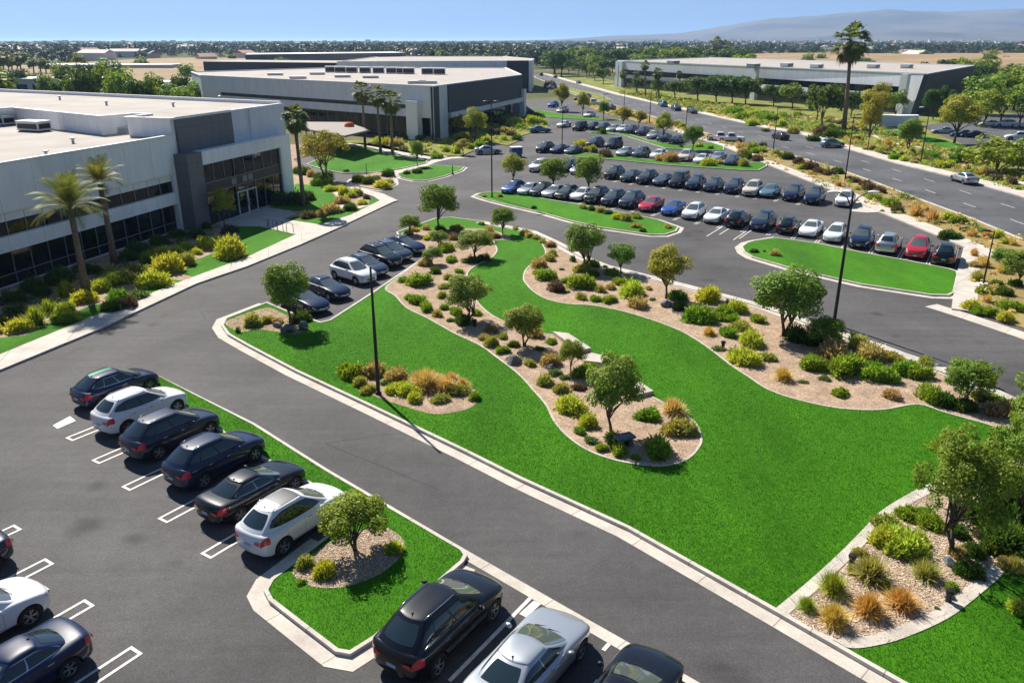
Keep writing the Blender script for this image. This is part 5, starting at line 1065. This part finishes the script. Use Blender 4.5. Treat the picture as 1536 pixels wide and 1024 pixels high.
shrubs([(1087,478,34,'g'),(1052,488,40,'g'),(1065,507,24,'r'),(1095,509,26,'g'),(1110,500,28,'o'),(1133,524,38,'y'),(1122,552,44,'y'),(1104,488,22,'g'),(1178,577,34,'r'),(1207,579,14,'b'),(1228,560,40,'g'),(1277,570,52,'g'),(1262,598,24,'g'),(1240,574,20,'b'),(1250,545,50,'t'),(1325,579,46,'g'),(1310,547,40,'t'),(1360,567,36,'g'),(1345,547,30,'o'),(1385,572,40,'g'),(1400,608,40,'g'),(1420,614,34,'dg'),(1340,602,22,'t'),(1300,530,36,'o'),(1392,552,26,'o'),(1200,516,34,'dg'),(1222,522,36,'dg'),(1315,560,30,'g'),(1508,632,42,'t'),(1475,604,32,'o'),(1450,622,34,'dg'),(1500,612,30,'g'),(1525,622,30,'g'),(1484,584,24,'y'),(1255,515,30,'g'),(1080,530,18,'b'),(1281,517,14,'c'),(1150,545,26,'o'),(1292,560,26,'dg')], cid, 1, 'the near half of the kerbside bed', 'its middle', 'shrubs in the near kerbside bed')
shrubs([(710,405,90,'g'),(635,440,90,'o'),(620,520,110,'y'),(710,560,160,'y'),(820,450,100,'g'),(580,665,150,'tt'),(430,712,125,'gt'),(325,770,80,'gt'),(435,838,125,'r'),(570,798,130,'r'),(700,772,130,'r'),(790,655,120,'tt'),(955,640,90,'dg'),(980,560,80,'dg'),(1000,480,60,'p'),(1130,620,90,'tt'),(1140,775,80,'y'),(1060,410,80,'g'),(820,755,24,'b'),(615,672,50,'g'),(780,400,60,'g'),(1090,600,60,'t'),(1130,560,70,'dg'),(760,600,70,'o'),(900,560,70,'t'),(905,480,80,'dg'),(540,560,60,'o'),(660,720,60,'tt'),(880,690,50,'g'),(1040,540,80,'dg'),(1120,480,90,'g'),(500,620,50,'o'),(760,520,80,'y')], c8, 2.56, 'the near gravel bed', 'the kerb corner', 'plants in the near gravel bed')
shrubs([(1480,795,60,'dg'),(1510,830,70,'dg'),(1530,770,80,'dg'),(1475,735,60,'dg'),(1550,800,80,'dg'),(1440,690,50,'g')], cid, 1, 'the shade of the near dark trees', 'the gravel bed', 'undergrowth below the near dark trees')
shrubs([(75,690,110,'y'),(160,660,130,'yt'),(230,595,110,'yt'),(340,575,100,'y'),(325,640,130,'g'),(410,540,110,'y'),(325,510,110,'yt'),(510,480,100,'y'),(570,400,90,'o'),(560,450,150,'y'),(640,440,120,'o'),(600,520,100,'g'),(680,520,120,'b'),(560,580,100,'dg'),(760,460,150,'y'),(700,380,90,'o'),(765,330,100,'g'),(850,390,150,'y'),(830,300,90,'y'),(900,290,80,'y'),(945,350,90,'o'),(960,260,80,'y'),(1000,285,60,'y'),(1040,260,90,'y'),(1100,240,80,'y'),(960,310,60,'o'),(1175,310,150,'y'),(430,385,90,'dg'),(480,385,70,'dg'),(290,440,140,'dg'),(150,480,110,'dg'),(60,540,100,'dg'),(200,500,90,'dg'),(700,285,110,'dg'),(800,240,100,'dg'),(900,200,80,'dg'),(1000,200,90,'dg'),(970,150,80,'dg'),(1050,155,60,'dg'),(60,600,90,'dg'),(650,320,90,'dg'),(-10,650,80,'dg'),(-80,700,120,'y'),(1180,180,80,'p'),(470,520,60,'t'),(640,560,90,'p')], c1, 3.413, 'the bed under the office windows', 'the frame edge', 'shrubs under the office windows')
shrubs([(230,850,110,'dg'),(300,850,110,'dg'),(360,830,90,'dg'),(385,920,70,'p'),(440,910,70,'t'),(490,895,80,'t'),(540,890,60,'b'),(590,880,70,'dg'),(560,845,80,'t'),(430,752,70,'g'),(480,748,60,'g'),(490,782,60,'y'),(530,780,70,'y'),(560,802,60,'y'),(620,802,60,'y'),(650,850,60,'y'),(570,832,50,'y'),(685,820,35,'p'),(605,815,60,'o'),(640,805,50,'o'),(360,695,80,'dg'),(440,722,70,'dg'),(400,705,60,'t'),(330,690,60,'dg'),(480,712,50,'dg'),(200,830,70,'dg')], c2a, 3.413, 'the beds by the entrance lawns', 'the office door', 'shrubs by the entrance lawns')
shrubs([(640,735,70,'dg'),(690,745,60,'dg'),(760,765,80,'y'),(720,722,60,'b'),(790,705,60,'dg'),(800,740,50,'o'),(575,680,28,'p'),(885,692,34,'dg'),(940,688,44,'dg'),(975,668,26,'dg'),(1035,600,50,'o'),(1060,606,30,'dg')], c2a, 3.413, 'the small north islands', 'the canopy', 'shrubs on the small north islands')
shrubs([(50,720,120,'y'),(120,730,100,'y'),(200,745,100,'t'),(260,780,80,'p'),(620,790,80,'y'),(700,805,90,'y'),(540,845,80,'g'),(900,745,80,'g'),(840,765,80,'g'),(950,695,90,'y'),(1040,645,100,'p'),(1110,625,90,'t'),(1180,655,90,'p'),(1100,690,80,'y'),(1220,690,80,'dg'),(1130,540,120,'g'),(1200,570,120,'y'),(1270,595,90,'g'),(1350,560,120,'y'),(1420,560,100,'y'),(1400,500,100,'p'),(1330,480,80,'p'),(1050,560,100,'dg'),(300,680,90,'dg'),(760,700,90,'dg'),(400,700,80,'dg')], cb2, 5.689, 'the planting before the second office', 'its palms', 'shrubs before the second office')
shrubs([(585,75,60,'dg'),(640,110,40,'p'),(680,120,40,'p'),(725,140,60,'p'),(750,160,60,'p'),(815,175,60,'p'),(740,195,50,'g'),(780,215,60,'g'),(825,230,50,'g'),(870,248,80,'g'),(905,275,60,'p'),(930,205,50,'g'),(995,230,30,'g'),(1000,295,100,'s'),(1080,325,100,'s'),(1145,312,60,'y'),(1210,335,80,'g'),(1040,268,60,'s'),(1250,372,70,'b'),(1320,378,50,'g'),(1280,400,70,'s'),(1350,405,60,'s'),(1410,405,70,'y'),(1450,435,60,'y'),(1490,445,60,'s'),(1150,412,70,'dg'),(1190,408,60,'dg'),(1400,655,60,'dg'),(1450,705,80,'dg'),(1280,775,80,'y'),(1320,795,80,'g'),(1380,805,80,'g'),(1450,835,80,'y'),(1490,785,100,'g'),(1350,695,80,'g'),(1310,630,90,'tt'),(1500,655,60,'dg'),(1290,500,60,'s'),(1350,560,80,'s'),(1440,590,80,'s'),(1300,560,60,'t'),(1360,740,70,'s')], c5, 3.413, 'the verge past the car park', 'the pale kerb ramp', 'plants in the verge')
shrubs([(100,765,60,'t'),(150,775,60,'p'),(185,785,60,'o'),(120,812,60,'dg'),(325,822,65,'dg'),(380,845,60,'p'),(410,855,50,'p'),(450,875,60,'p'),(500,895,60,'p'),(540,905,60,'p'),(270,805,50,'o'),(400,872,40,'y'),(200,760,50,'dg'),(440,900,40,'s'),(590,960,50,'s')], c4, 3.413, 'the boulevard verge near the pickups', 'the pickups', 'shrubs in the boulevard verge')
shrubs([(60,595,80,'g'),(110,615,80,'g'),(160,605,70,'y'),(210,625,80,'g'),(150,645,70,'y'),(215,675,50,'b'),(260,625,60,'g'),(350,685,60,'o'),(500,700,90,'p'),(550,708,90,'dg'),(600,702,60,'dg'),(680,722,40,'p'),(880,822,60,'g'),(850,752,50,'r'),(1060,822,80,'g'),(1110,842,60,'dg'),(1120,862,60,'y'),(1160,862,50,'y'),(1330,902,60,'r'),(1370,912,60,'p'),(1410,928,60,'p'),(1490,948,60,'p'),(1200,840,70,'g'),(20,590,60,'g'),(310,610,60,'g'),(380,600,50,'g'),(740,640,60,'y'),(840,640,60,'y'),(900,640,60,'y'),(950,690,50,'t'),(1010,690,50,'t'),(460,725,60,'dg'),(760,770,40,'t'),(640,700,40,'y'),(930,830,50,'y'),(980,840,40,'t'),(560,660,50,'y'),(300,650,50,'y')], c4, 3.413, 'the gardens across the boulevard', 'the dark street trees', 'shrubs across the boulevard')
shrubs([(580,560,70,'y'),(610,575,60,'t'),(650,582,60,'o'),(720,602,70,'p'),(800,595,50,'o'),(900,602,60,'o'),(1000,622,70,'t'),(1050,628,70,'t'),(1245,648,70,'y'),(1300,642,50,'t'),(1415,652,60,'o'),(1430,612,40,'dg'),(1185,552,50,'y'),(1250,562,35,'g'),(1100,552,20,'dg'),(1410,592,60,'t'),(1450,575,80,'o'),(1490,585,60,'g'),(1500,622,60,'p'),(1080,442,60,'o'),(1110,455,50,'o'),(700,482,40,'dg'),(1040,440,30,'g'),(380,400,40,'dg'),(430,250,60,'p')], c3, 3.413, 'the medians of the far lot', 'the offices', 'shrubs in the far lot medians')
shrubs([(90,332,25,'t'),(170,332,30,'t'),(345,392,25,'dg'),(595,392,50,'o'),(640,402,40,'dg'),(685,410,45,'t'),(728,420,40,'dg'),(770,447,55,'y'),(815,457,55,'o'),(865,442,60,'o'),(870,492,50,'t'),(903,512,30,'dg'),(1035,492,45,'t')], c6, 3.413, 'the long lawn island', 'its lamp post', 'shrubs on the long lawn island')
shrubs([(155,482,40,'dg'),(265,497,45,'t'),(207,477,15,'dg')], c5, 3.413, 'the short lawn island', 'its pointed tip', 'shrubs on the short lawn island')
shrubs([(550,742,105,'o'),(635,802,115,'y'),(1000,662,110,'y'),(520,822,45,'g')], ci, 3.413, 'the small tree island', 'the pale kerb apron', 'shrubs on the small tree island')
# ------------------------------------------------------------------ chips and grass blades
def inside(p, P):
    c = False; j = len(P)-1
    for i in range(len(P)):
        if (P[i][1] > p[1]) != (P[j][1] > p[1]) and p[0] < (P[j][0]-P[i][0])*(p[1]-P[i][1])/(P[j][1]-P[i][1])+P[i][0]: c = not c
        j = i
    return c
def insmask(X, Y, P):
    c = np.zeros(len(X), bool); j = len(P)-1
    for i in range(len(P)):
        xi, yi = P[i]; xj, yj = P[j]
        if yi != yj: c ^= ((yi > Y) != (yj > Y)) & (X < (xj-xi)*(Y-yi)/(yj-yi)+xi)
        j = i
    return c
def scatter(P, n):
    xs = [p[0] for p in P]; ys = [p[1] for p in P]; X = RNG.uniform(min(xs), max(xs), n); Y = RNG.uniform(min(ys), max(ys), n); k = insmask(X, Y, P); return X[k], Y[k]
def cover(name, P, spec, ymin=0, zb=.12):
    for key, n, r0, per, sz in spec:
        X, Y = scatter(P, n); k = Y > ymin; X, Y = X[k], Y[k]; n = len(X); cr = r0*RNG.uniform(.4, 1.3, n); idx = np.repeat(np.arange(n), per); u = unit(len(idx)); u[:, 2] = np.abs(u[:, 2])
        C = np.stack([X[idx], Y[idx], np.full(len(idx), zb)], 1)+u*(cr[idx]*RNG.uniform(.55, 1, len(idx)))[:, None]; o = link(name, soup(name, leaves(C, u+np.array([0, 0, .3]), sz, .8, .5), LM[key])); o['kind'] = 'stuff'
VG = lot_w[::-1]+verge; cover('undergrowth', VG, [('str', 900, .5, 40, .11), ('sh_t', 500, .5, 50, .11), ('sh_o', 450, .55, 60, .11), ('sh_g', 160, .6, 70, .12)])
FG = offs(far_w[3:], 3.0, False)[:8]+[at(1010, 155), at(1130, 165), at(1290, 185), at(1380, 205), at(1480, 245), at(1560, 270)][::1]
GX = W([(1075,172),(1120,166),(1200,172),(1300,184),(1355,205),(1420,226),(1540,262),(1540,292),(1440,262),(1350,241),(1262,216),(1203,197),(1150,190)])
cover('undergrowth', GX, [('str', 420, .6, 40, .14), ('sh_o', 500, .7, 50, .15), ('sh_g', 380, .8, 60, .16), ('sh_y', 200, .7, 60, .15), ('sh_p', 90, .7, 60, .15)])
cover('undergrowth', W([(925,140),(993,156),(1066,172),(1160,194),(1190,184),(1120,162),(1040,152),(960,138)]), [('str', 250, .8, 40, .2), ('sh_o', 300, .9, 50, .2), ('sh_g', 350, 1.0, 50, .2), ('sh_y', 160, .8, 50, .2), ('sh_d', 120, .9, 50, .2)])
cover('undergrowth', W([cb2(*p) for p in [(-250,700),(0,735),(300,790),(480,820),(700,815),(1000,710),(1150,720),(1250,680),(1250,640),(1330,620),(1460,590),(1430,500),(1290,450),(1000,560),(700,650),(300,700)]]), [('sh_y', 160, .8, 60, .16), ('sh_o', 200, .8, 60, .16), ('sh_g', 160, .8, 60, .16), ('sh_p', 50, .7, 60, .15)])
cover('undergrowth', W([(0,500),(40,480),(150,440),(250,395),(330,350),(300,345),(255,365),(150,400),(0,450)]), [('sh_d', 220, .5, 60, .07), ('sh_o', 50, .35, 50, .06)])
cm_, N_, L_, b_, o_ = base('wood_chips'); g_ = N_.new('ShaderNodeNewGeometry')
L_.new(ramp(N_, L_, g_.outputs['Random Per Island'], [(0, (.24, .155, .10)), (.3, (.37, .27, .18)), (.8, (.50, .39, .28)), (1, (.64, .56, .45))]), b_.inputs['Base Color']); b_.inputs['Roughness'].default_value = .95
for P, n, s, nm in ((BEDS['d'], 34000, .035, 'gravel'), (BEDI, 7000, .032, 'gravel'), (BEDS['a'], 34000, .022, 'gravel'), (BEDS['b'], 30000, .024, 'gravel'), (BEDS['p'], 6000, .022, 'gravel')):
    X, Y = scatter(P, n); C = np.stack([X, Y, np.full(len(X), .145)], 1); V = leaves(C, np.array([[0, 0, 1.]])*np.ones((len(X), 1)), s*RNG.uniform(.5, 1.4, (len(X), 1)), .45, .7)
    V = V[:, :, :]; V[:, :, 2] = np.maximum(V[:, :, 2], .134); o = link(nm, soup(nm, V, cm_)); o['kind'] = 'stuff'
def blades(P, n, holes, h=.055, w=.012, ymax=60):
    X, Y = scatter(P, n); k = (Y < ymax+22) & (Y > 14) & (RNG.random(len(X)) < np.clip((ymax+22-Y)/40, 0, 1))
    for q in holes: k &= ~insmask(X, Y, q)
    X, Y = X[k], Y[k]; n = len(X); a = RNG.uniform(0, 6.28, n); sx, sy = np.cos(a)*w, np.sin(a)*w; hh = h*RNG.uniform(.5, 1.3, n); lx, ly = RNG.normal(0, .022, n), RNG.normal(0, .022, n)
    V = np.zeros((n, 3, 3)); V[:, 0] = np.stack([X-sx, Y-sy, np.full(n, .12)], 1); V[:, 1] = np.stack([X+sx, Y+sy, np.full(n, .12)], 1); V[:, 2] = np.stack([X+lx, Y+ly, .125+hh], 1); return V
M['blade'] = leafmat('grass_blade', (.040, .190, .0045), .0, .35, .72, 1.3)
for P, n, holes in ((MIW, 1900000, [BEDS[k] for k in 'abdp']), (SP, 160000, [BEDI])):
    V = blades(P, n, holes, ymax=44 if n > 200000 else 60); o = link('grass', soup('grass', V, M['blade'], 3)); o['kind'] = 'stuff'
# ------------------------------------------------------------------ the shrubs that show smallest become one mass
sh_ = [o for o in COL.objects if o.name.split('.')[0] == 'shrub']
sh_.sort(key=lambda o: -o.scale.x*o.scale.z/((o.location.y**2+o.location.x**2+H*H)))
rest = sh_[292:]; VV = []; MI_ = []; mats_ = []
for o in rest:
    me = o.data; n = len(me.vertices); v = np.empty(n*3, dtype=np.float32); me.vertices.foreach_get('co', v); v = v.reshape(-1, 4, 3)[::3]
    cc = v.mean(axis=1, keepdims=True); v = cc+(v-cc)*1.6
    ca, sa = math.cos(o.rotation_euler.z), math.sin(o.rotation_euler.z); x, y, z = v[..., 0]*o.scale.x, v[..., 1]*o.scale.y, v[..., 2]*o.scale.z
    VV.append(np.stack([x*ca-y*sa+o.location.x, x*sa+y*ca+o.location.y, z+o.location.z], -1)); m_ = me.materials[0]
    if m_ not in mats_: mats_.append(m_)
    MI_ += [mats_.index(m_)]*len(v); bpy.data.objects.remove(o)
me = soup('shrubbery', np.concatenate(VV), mats_[0])
for m_ in mats_[1:]: me.materials.append(m_)
me.polygons.foreach_set('material_index', MI_); o = link('shrubbery', me); o['kind'] = 'stuff'
# ------------------------------------------------------------------ far country
rr = random.Random(5); ng = 0
for i in range(4000):
    if ng >= 190: break
    y = 190*math.exp(rr.uniform(0, 1.15)*1.32); x = rr.uniform(-.72, .72)*y
    if y > 820: continue
    if x > -130 and x < 160 and y < 345: continue
    if -20 < x < 150 and y < 430 and x > 20: continue
    if x > 150 and y < 300: continue
    if abs(x-(22-(y-430)*.06)) < 26: continue
    if -75 < x < 0 and y < 420: continue
    u_, v_ = x/y, y
    if -350 < x < -80 and 380 < y < 820 and rr.random() < .90: continue   # dry field
    if x > 130 and 380 < y < 860 and rr.random() < .55: continue
    k = rr.choice(['mids', 'midd', 'midd', 'midf', 'f1']); h = rr.uniform(6, 12); tree(0, 0, 0, 0, k, 'scattered green tree in the fields and groves past the offices', 'scattered trees past the offices', (x, y), h, w=h*rr.uniform(.8, 1.25)); ng += 1
# grove behind the boulevard bend
for i in range(46):
    x = rr.uniform(15, 130); y = rr.uniform(425, 600); h = rr.uniform(9, 16); tree(0, 0, 0, 0, rr.choice(['midd', 'midd', 'mids']), 'dark tree in the dense wood behind the boulevard bend', 'wood behind the boulevard bend', (x, y), h, w=h*rr.uniform(.9, 1.2))
# woodland beyond, one mass
t_, c_far = TP['f1']; nV = np.empty(len(c_far.vertices)*3, dtype=np.float32); c_far.vertices.foreach_get('co', nV); base_c = nV.reshape(-1, 4, 3)[::3]
parts = []
for i in range(21000):
    y = 560*math.exp(rr.random()**.8*2.35); x = rr.uniform(-.78, .78)*y
    f_ = math.sin(x*.006+y*.0021)+math.sin(x*.0023-y*.004+1.7)+.6*math.sin(x*.017+y*.011)+.5*math.sin(x*.031-y*.019)
    if f_ < .15:
        if rr.random() < (.86 if y < 1000 else .5): continue
    if y < 860 and ((x < -60 and abs(x+215) < 120) or (x > 130 and abs(x-410) < 280)): continue
    h = rr.choice([5, 6, 7, 8, 10, 13])*rr.uniform(.8, 1.15); s = h*rr.uniform(1.0, 1.9); n = len(base_c)
    q = base_c[RNG.integers(0, n, 120 if y < 1200 else 60)].copy(); a = rr.uniform(0, 6.28); ca, sa = math.cos(a), math.sin(a)
    ctr = q.mean(axis=1, keepdims=True); q = ctr+(q-ctr)*(1.5 if y < 1200 else 2.2)
    X = (q[..., 0]*ca-q[..., 1]*sa)*s+x; Y = (q[..., 0]*sa+q[..., 1]*ca)*s+y; Z = np.maximum(q[..., 2]-.18, 0)*h*1.15; parts.append(np.stack([X, Y, Z], -1))
M['wood'] = leafmat('woodland_leaf', (.05, .08, .022), 0, .15)
M['wood2'] = leafmat('woodland_leaf_olive', (.095, .12, .035), 0, .15); M['wood3'] = leafmat('woodland_leaf_dark', (.035, .065, .022), 0, .15)
for k, mm_ in enumerate(('wood', 'wood2', 'wood3', 'wood3')): o = link('woodland', soup('woodland', np.concatenate(parts[k::4]), M[mm_])); o['kind'] = 'stuff'
# far houses
HC = [mat('house_wall_%d' % i, c) for i, c in enumerate([(.62, .58, .52), (.5, .42, .34), (.7, .7, .68)])]; HR = [mat('house_roof_%d' % i, c) for i, c in enumerate([(.30, .16, .10), (.22, .2, .19), (.55, .5, .45)])]
for i in range(90):
    y = 620*math.exp(rr.random()*1.75); x = rr.uniform(-.68, .68)*y; w, d, h = rr.uniform(10, 26)*(1+y/5000), rr.uniform(9, 16), rr.uniform(4, 7)*(1+y/5000)
    r = empty('house', (x, y, 0), rr.uniform(0, 3)); tag(r, 'tiny pale house lost in the distant wooded plain', 'house', 'houses in the distant plain')
    m = MB(); m.box(-w/2, w/2, -d/2, d/2, 0, h); m.obj('wall', HC[i % 3], r)
    m = MB(); m.add([(-w/2-.5, -d/2-.5, h+.01), (w/2+.5, -d/2-.5, h+.01), (w/2+.5, d/2+.5, h+.01), (-w/2-.5, d/2+.5, h+.01), (-w/2, 0, h+2.6), (w/2, 0, h+2.6)], [(0, 1, 5, 4), (2, 3, 4, 5), (1, 2, 5), (3, 0, 4), (0, 3, 2, 1)]); m.obj('roof', HR[i % 3], r)
tw = MB()
for i in range(900):
    y = 1500*math.exp(rr.random()*1.15); x = rr.uniform(-.55, .75)*y if rr.random() < .45 else rr.uniform(.15, .75)*y
    w, d, h = rr.uniform(8, 22)*(y/2500)**.5, rr.uniform(8, 16), rr.uniform(5, 11)*(y/2500); tw.box(x-w/2, x+w/2, y-d/2, y+d/2, 0, h, rr.randrange(3))
o = tw.obj('distant_town', HC); o['kind'] = 'stuff'
# long low sheds and service buildings in the middle distance
for i, (u, v, w, d, h, rz, lab) in enumerate([(170,112,70,20,5,.05,'long low pale shed in the tan fields behind the near office'),(95,135,40,16,4,.0,'small flat building among palms behind the near office'),(285,142,22,12,4,.1,'low building with dark openings behind the trees of the near office'),(850,79,90,25,7,0,'long pale building far off above the boulevard')]):
    x, y = at(u, v); r = empty('shed', (x, y, 0), rz); tag(r, lab, 'shed'); m = MB(); m.box(-w/2, w/2, -d/2, d/2, 0, h); m.obj('wall', HC[2], r); m = MB(); m.box(-w/2-.4, w/2+.4, -d/2-.4, d/2+.4, h+.003, h+.5); m.obj('roof', M['parapet'], r)
    m = MB()
    for k in range(int(w/6)): m.box(-w/2+1+k*6, -w/2+5+k*6, -d/2-.05, -d/2-.003, .2, h*.6)
    m.obj('door', M['spandrel'], r)
# dry fields and pale tracks
fm, N_, L_, b_, o_ = base('dry_field')
c_ = mixc(N_, L_, ramp(N_, L_, noise(N_, L_, mapping(N_, L_, o_, (1, 1.6, 1)), .03, 6, .65, .6), [(.35, 0.), (.65, 1.)]), (.36, .225, .12), (.19, .15, .07))
L_.new(c_, b_.inputs['Base Color']); b_.inputs['Roughness'].default_value = .95; M['field'] = fm
def mound(name, cx_, cy_, rx, ry, h, mt, seed=0, n=40):
    V = []; 
    for i in range(n+1):
        for j in range(n+1):
            a, b = -1+2*i/n, -1+2*j/n; e = max(0, 1-a*a)*max(0, 1-b*b); V.append((cx_+a*rx, cy_+b*ry, -.4+h*e**.6*(1+.25*math.sin(a*5+seed)*math.cos(b*4+seed))+.4*(e > 0)*1.0 - (.6 if e == 0 else 0)))
    o = link(name, mesh(name, V, [(i*(n+1)+j, (i+1)*(n+1)+j, (i+1)*(n+1)+j+1, i*(n+1)+j+1) for i in range(n) for j in range(n)], M[mt], None, True)); o['kind'] = 'structure'; return o
mound('hill', -215, 590, 135, 230, 4.5, 'field', 1); mound('hill', 410, 620, 300, 270, 9, 'field', 2); mound('hill', 150, 520, 90, 60, 6, 'field', 4)
M['meadow'] = mat('meadow', (.16, .15, .05), .95, var=.25, vs=.02); sheet('field', [(-330, 640), (-120, 600), (-60, 700), (-300, 760)], .02, 'meadow'); sheet('field', [(-420, 380), (-260, 360), (-250, 420), (-430, 450)], .02, 'meadow')
ribbon('dirt_road', [(-520, 575), (-300, 560), (-180, 600), (-60, 580), (-20, 560)], -4, 4, 0, .03, 'conc')
# mountains
hm, N_, L_, b_, o_ = base('mountain'); c_ = mixc(N_, L_, ramp(N_, L_, noise(N_, L_, o_, .0016, 8, .65), [(.40, 0.), (.60, 1.)]), (.04, .042, .042), (.13, .11, .09)); L_.new(c_, b_.inputs['Base Color']); b_.inputs['Roughness'].default_value = 1; M['mount'] = hm
from mathutils import noise as mn
def ridge(x0, x1, y0, y1, prof, seed, nx=150, ny=40):
    V = []
    for i in range(nx+1):
        x = x0+(x1-x0)*i/nx; hp = interp(prof, x)
        for j in range(ny+1):
            b = j/ny; y = y0+(y1-y0)*b; e = math.sin(math.pi*min(1, b*.5/.62))**1.0 if b < .62 else max(0, 1-(b-.62)/.38)
            f = mn.fractal(Vector((x*.0011, y*.0011, seed)), .9, 2.1, 7); r = 1-abs(mn.noise(Vector((x*.0009+5, y*.0006, seed+3))))*1.3
            V.append((x, y, max(-2, hp*e*(.80+.20*r+.16*f)-3)))
    o = link('mountains', mesh('mountains', V, [(i*(ny+1)+j, (i+1)*(ny+1)+j, (i+1)*(ny+1)+j+1, i*(ny+1)+j+1) for i in range(nx) for j in range(ny)], M['mount'], None, True)); o['kind'] = 'structure'
ridge(-1200, 8200, 6200, 9400, [(-1200, 0), (200, 22), (900, 60), (1500, 70), (2000, 135), (2400, 195), (2900, 235), (3600, 295), (4400, 290), (5200, 310), (6500, 330), (8200, 330)], 1.5)
ridge(900, 8200, 4700, 6300, [(900, 0), (1600, 25), (2600, 70), (3600, 95), (4600, 130), (6000, 170), (8200, 180)], 4.2, 120, 26)
# ------------------------------------------------------------------ air, light, camera
hz = bpy.data.materials.new('haze'); hz.use_nodes = True; N_, L_ = nt(hz); N_.remove(N_['Principled BSDF']); vn = N_.new('ShaderNodeVolumePrincipled')
vn.inputs['Color'].default_value = (.42, .64, 1, 1); vn.inputs['Density'].default_value = HAZE; vn.inputs['Anisotropy'].default_value = .2; L_.new(vn.outputs[0], N_['Material Output'].inputs['Volume'])
m = MB(); m.box(-8800, 8800, -250, 11500, -4.5, 480); o = m.obj('haze', hz); o['kind'] = 'stuff'
w = bpy.data.worlds.new('World'); sc.world = w; w.use_nodes = True; N_, L_ = w.node_tree.nodes, w.node_tree.links
sky = N_.new('ShaderNodeTexSky'); sky.sky_type = 'NISHITA'; sky.sun_disc = False; EL, AZ = R(44), math.atan2(-.52, .855)
sky.sun_elevation = EL; sky.sun_rotation = AZ; sky.altitude = 100; sky.air_density = 1.0; sky.dust_density = .05; sky.ozone_density = 3.5
tc_ = N_.new('ShaderNodeTexCoord'); sx_ = N_.new('ShaderNodeSeparateXYZ'); L_.new(tc_.outputs['Generated'], sx_.inputs[0])
mx_ = N_.new('ShaderNodeMath'); mx_.operation = 'MAXIMUM'; mx_.inputs[1].default_value = .0005; L_.new(sx_.outputs[2], mx_.inputs[0])
pw_ = N_.new('ShaderNodeMath'); pw_.operation = 'POWER'; pw_.inputs[1].default_value = .34; L_.new(mx_.outputs[0], pw_.inputs[0])
cb_ = N_.new('ShaderNodeCombineXYZ'); L_.new(sx_.outputs[0], cb_.inputs[0]); L_.new(sx_.outputs[1], cb_.inputs[1]); L_.new(pw_.outputs[0], cb_.inputs[2]); L_.new(cb_.outputs[0], sky.inputs[0])
L_.new(sky.outputs[0], N_['Background'].inputs[0]); N_['Background'].inputs[1].default_value = SKY
sd = bpy.data.lights.new('sun', 'SUN'); sd.energy = SUN; sd.angle = R(.5); sd.color = (1, .94, .85); so = bpy.data.objects.new('sun', sd); COL.objects.link(so)
sv = Vector((math.sin(AZ)*math.cos(EL), math.cos(AZ)*math.cos(EL), math.sin(EL))); so.rotation_euler = sv.to_track_quat('Z', 'Y').to_euler(); so.location = (0, 0, 60)
cd = bpy.data.cameras.new('camera'); co = bpy.data.objects.new('camera', cd); COL.objects.link(co); co.location = (0, 0, H); co.rotation_euler = (math.pi/2-TH, 0, 0)
cd.sensor_width = 36; cd.lens = F/1536*36; cd.clip_start = .5; cd.clip_end = 30000; sc.camera = co
sc.view_settings.view_transform = 'Standard'; sc.view_settings.look = 'None'; sc.view_settings.exposure = EXPO; sc.view_settings.gamma = 1
sc.cycles.max_bounces = 6; sc.cycles.diffuse_bounces = 3; sc.cycles.glossy_bounces = 3; sc.cycles.transmission_bounces = 3; sc.cycles.volume_bounces = 1; sc.cycles.use_denoising = True; sc.cycles.denoising_prefilter = 'ACCURATE'
sc.cycles.use_adaptive_sampling = True; sc.cycles.adaptive_threshold = .006
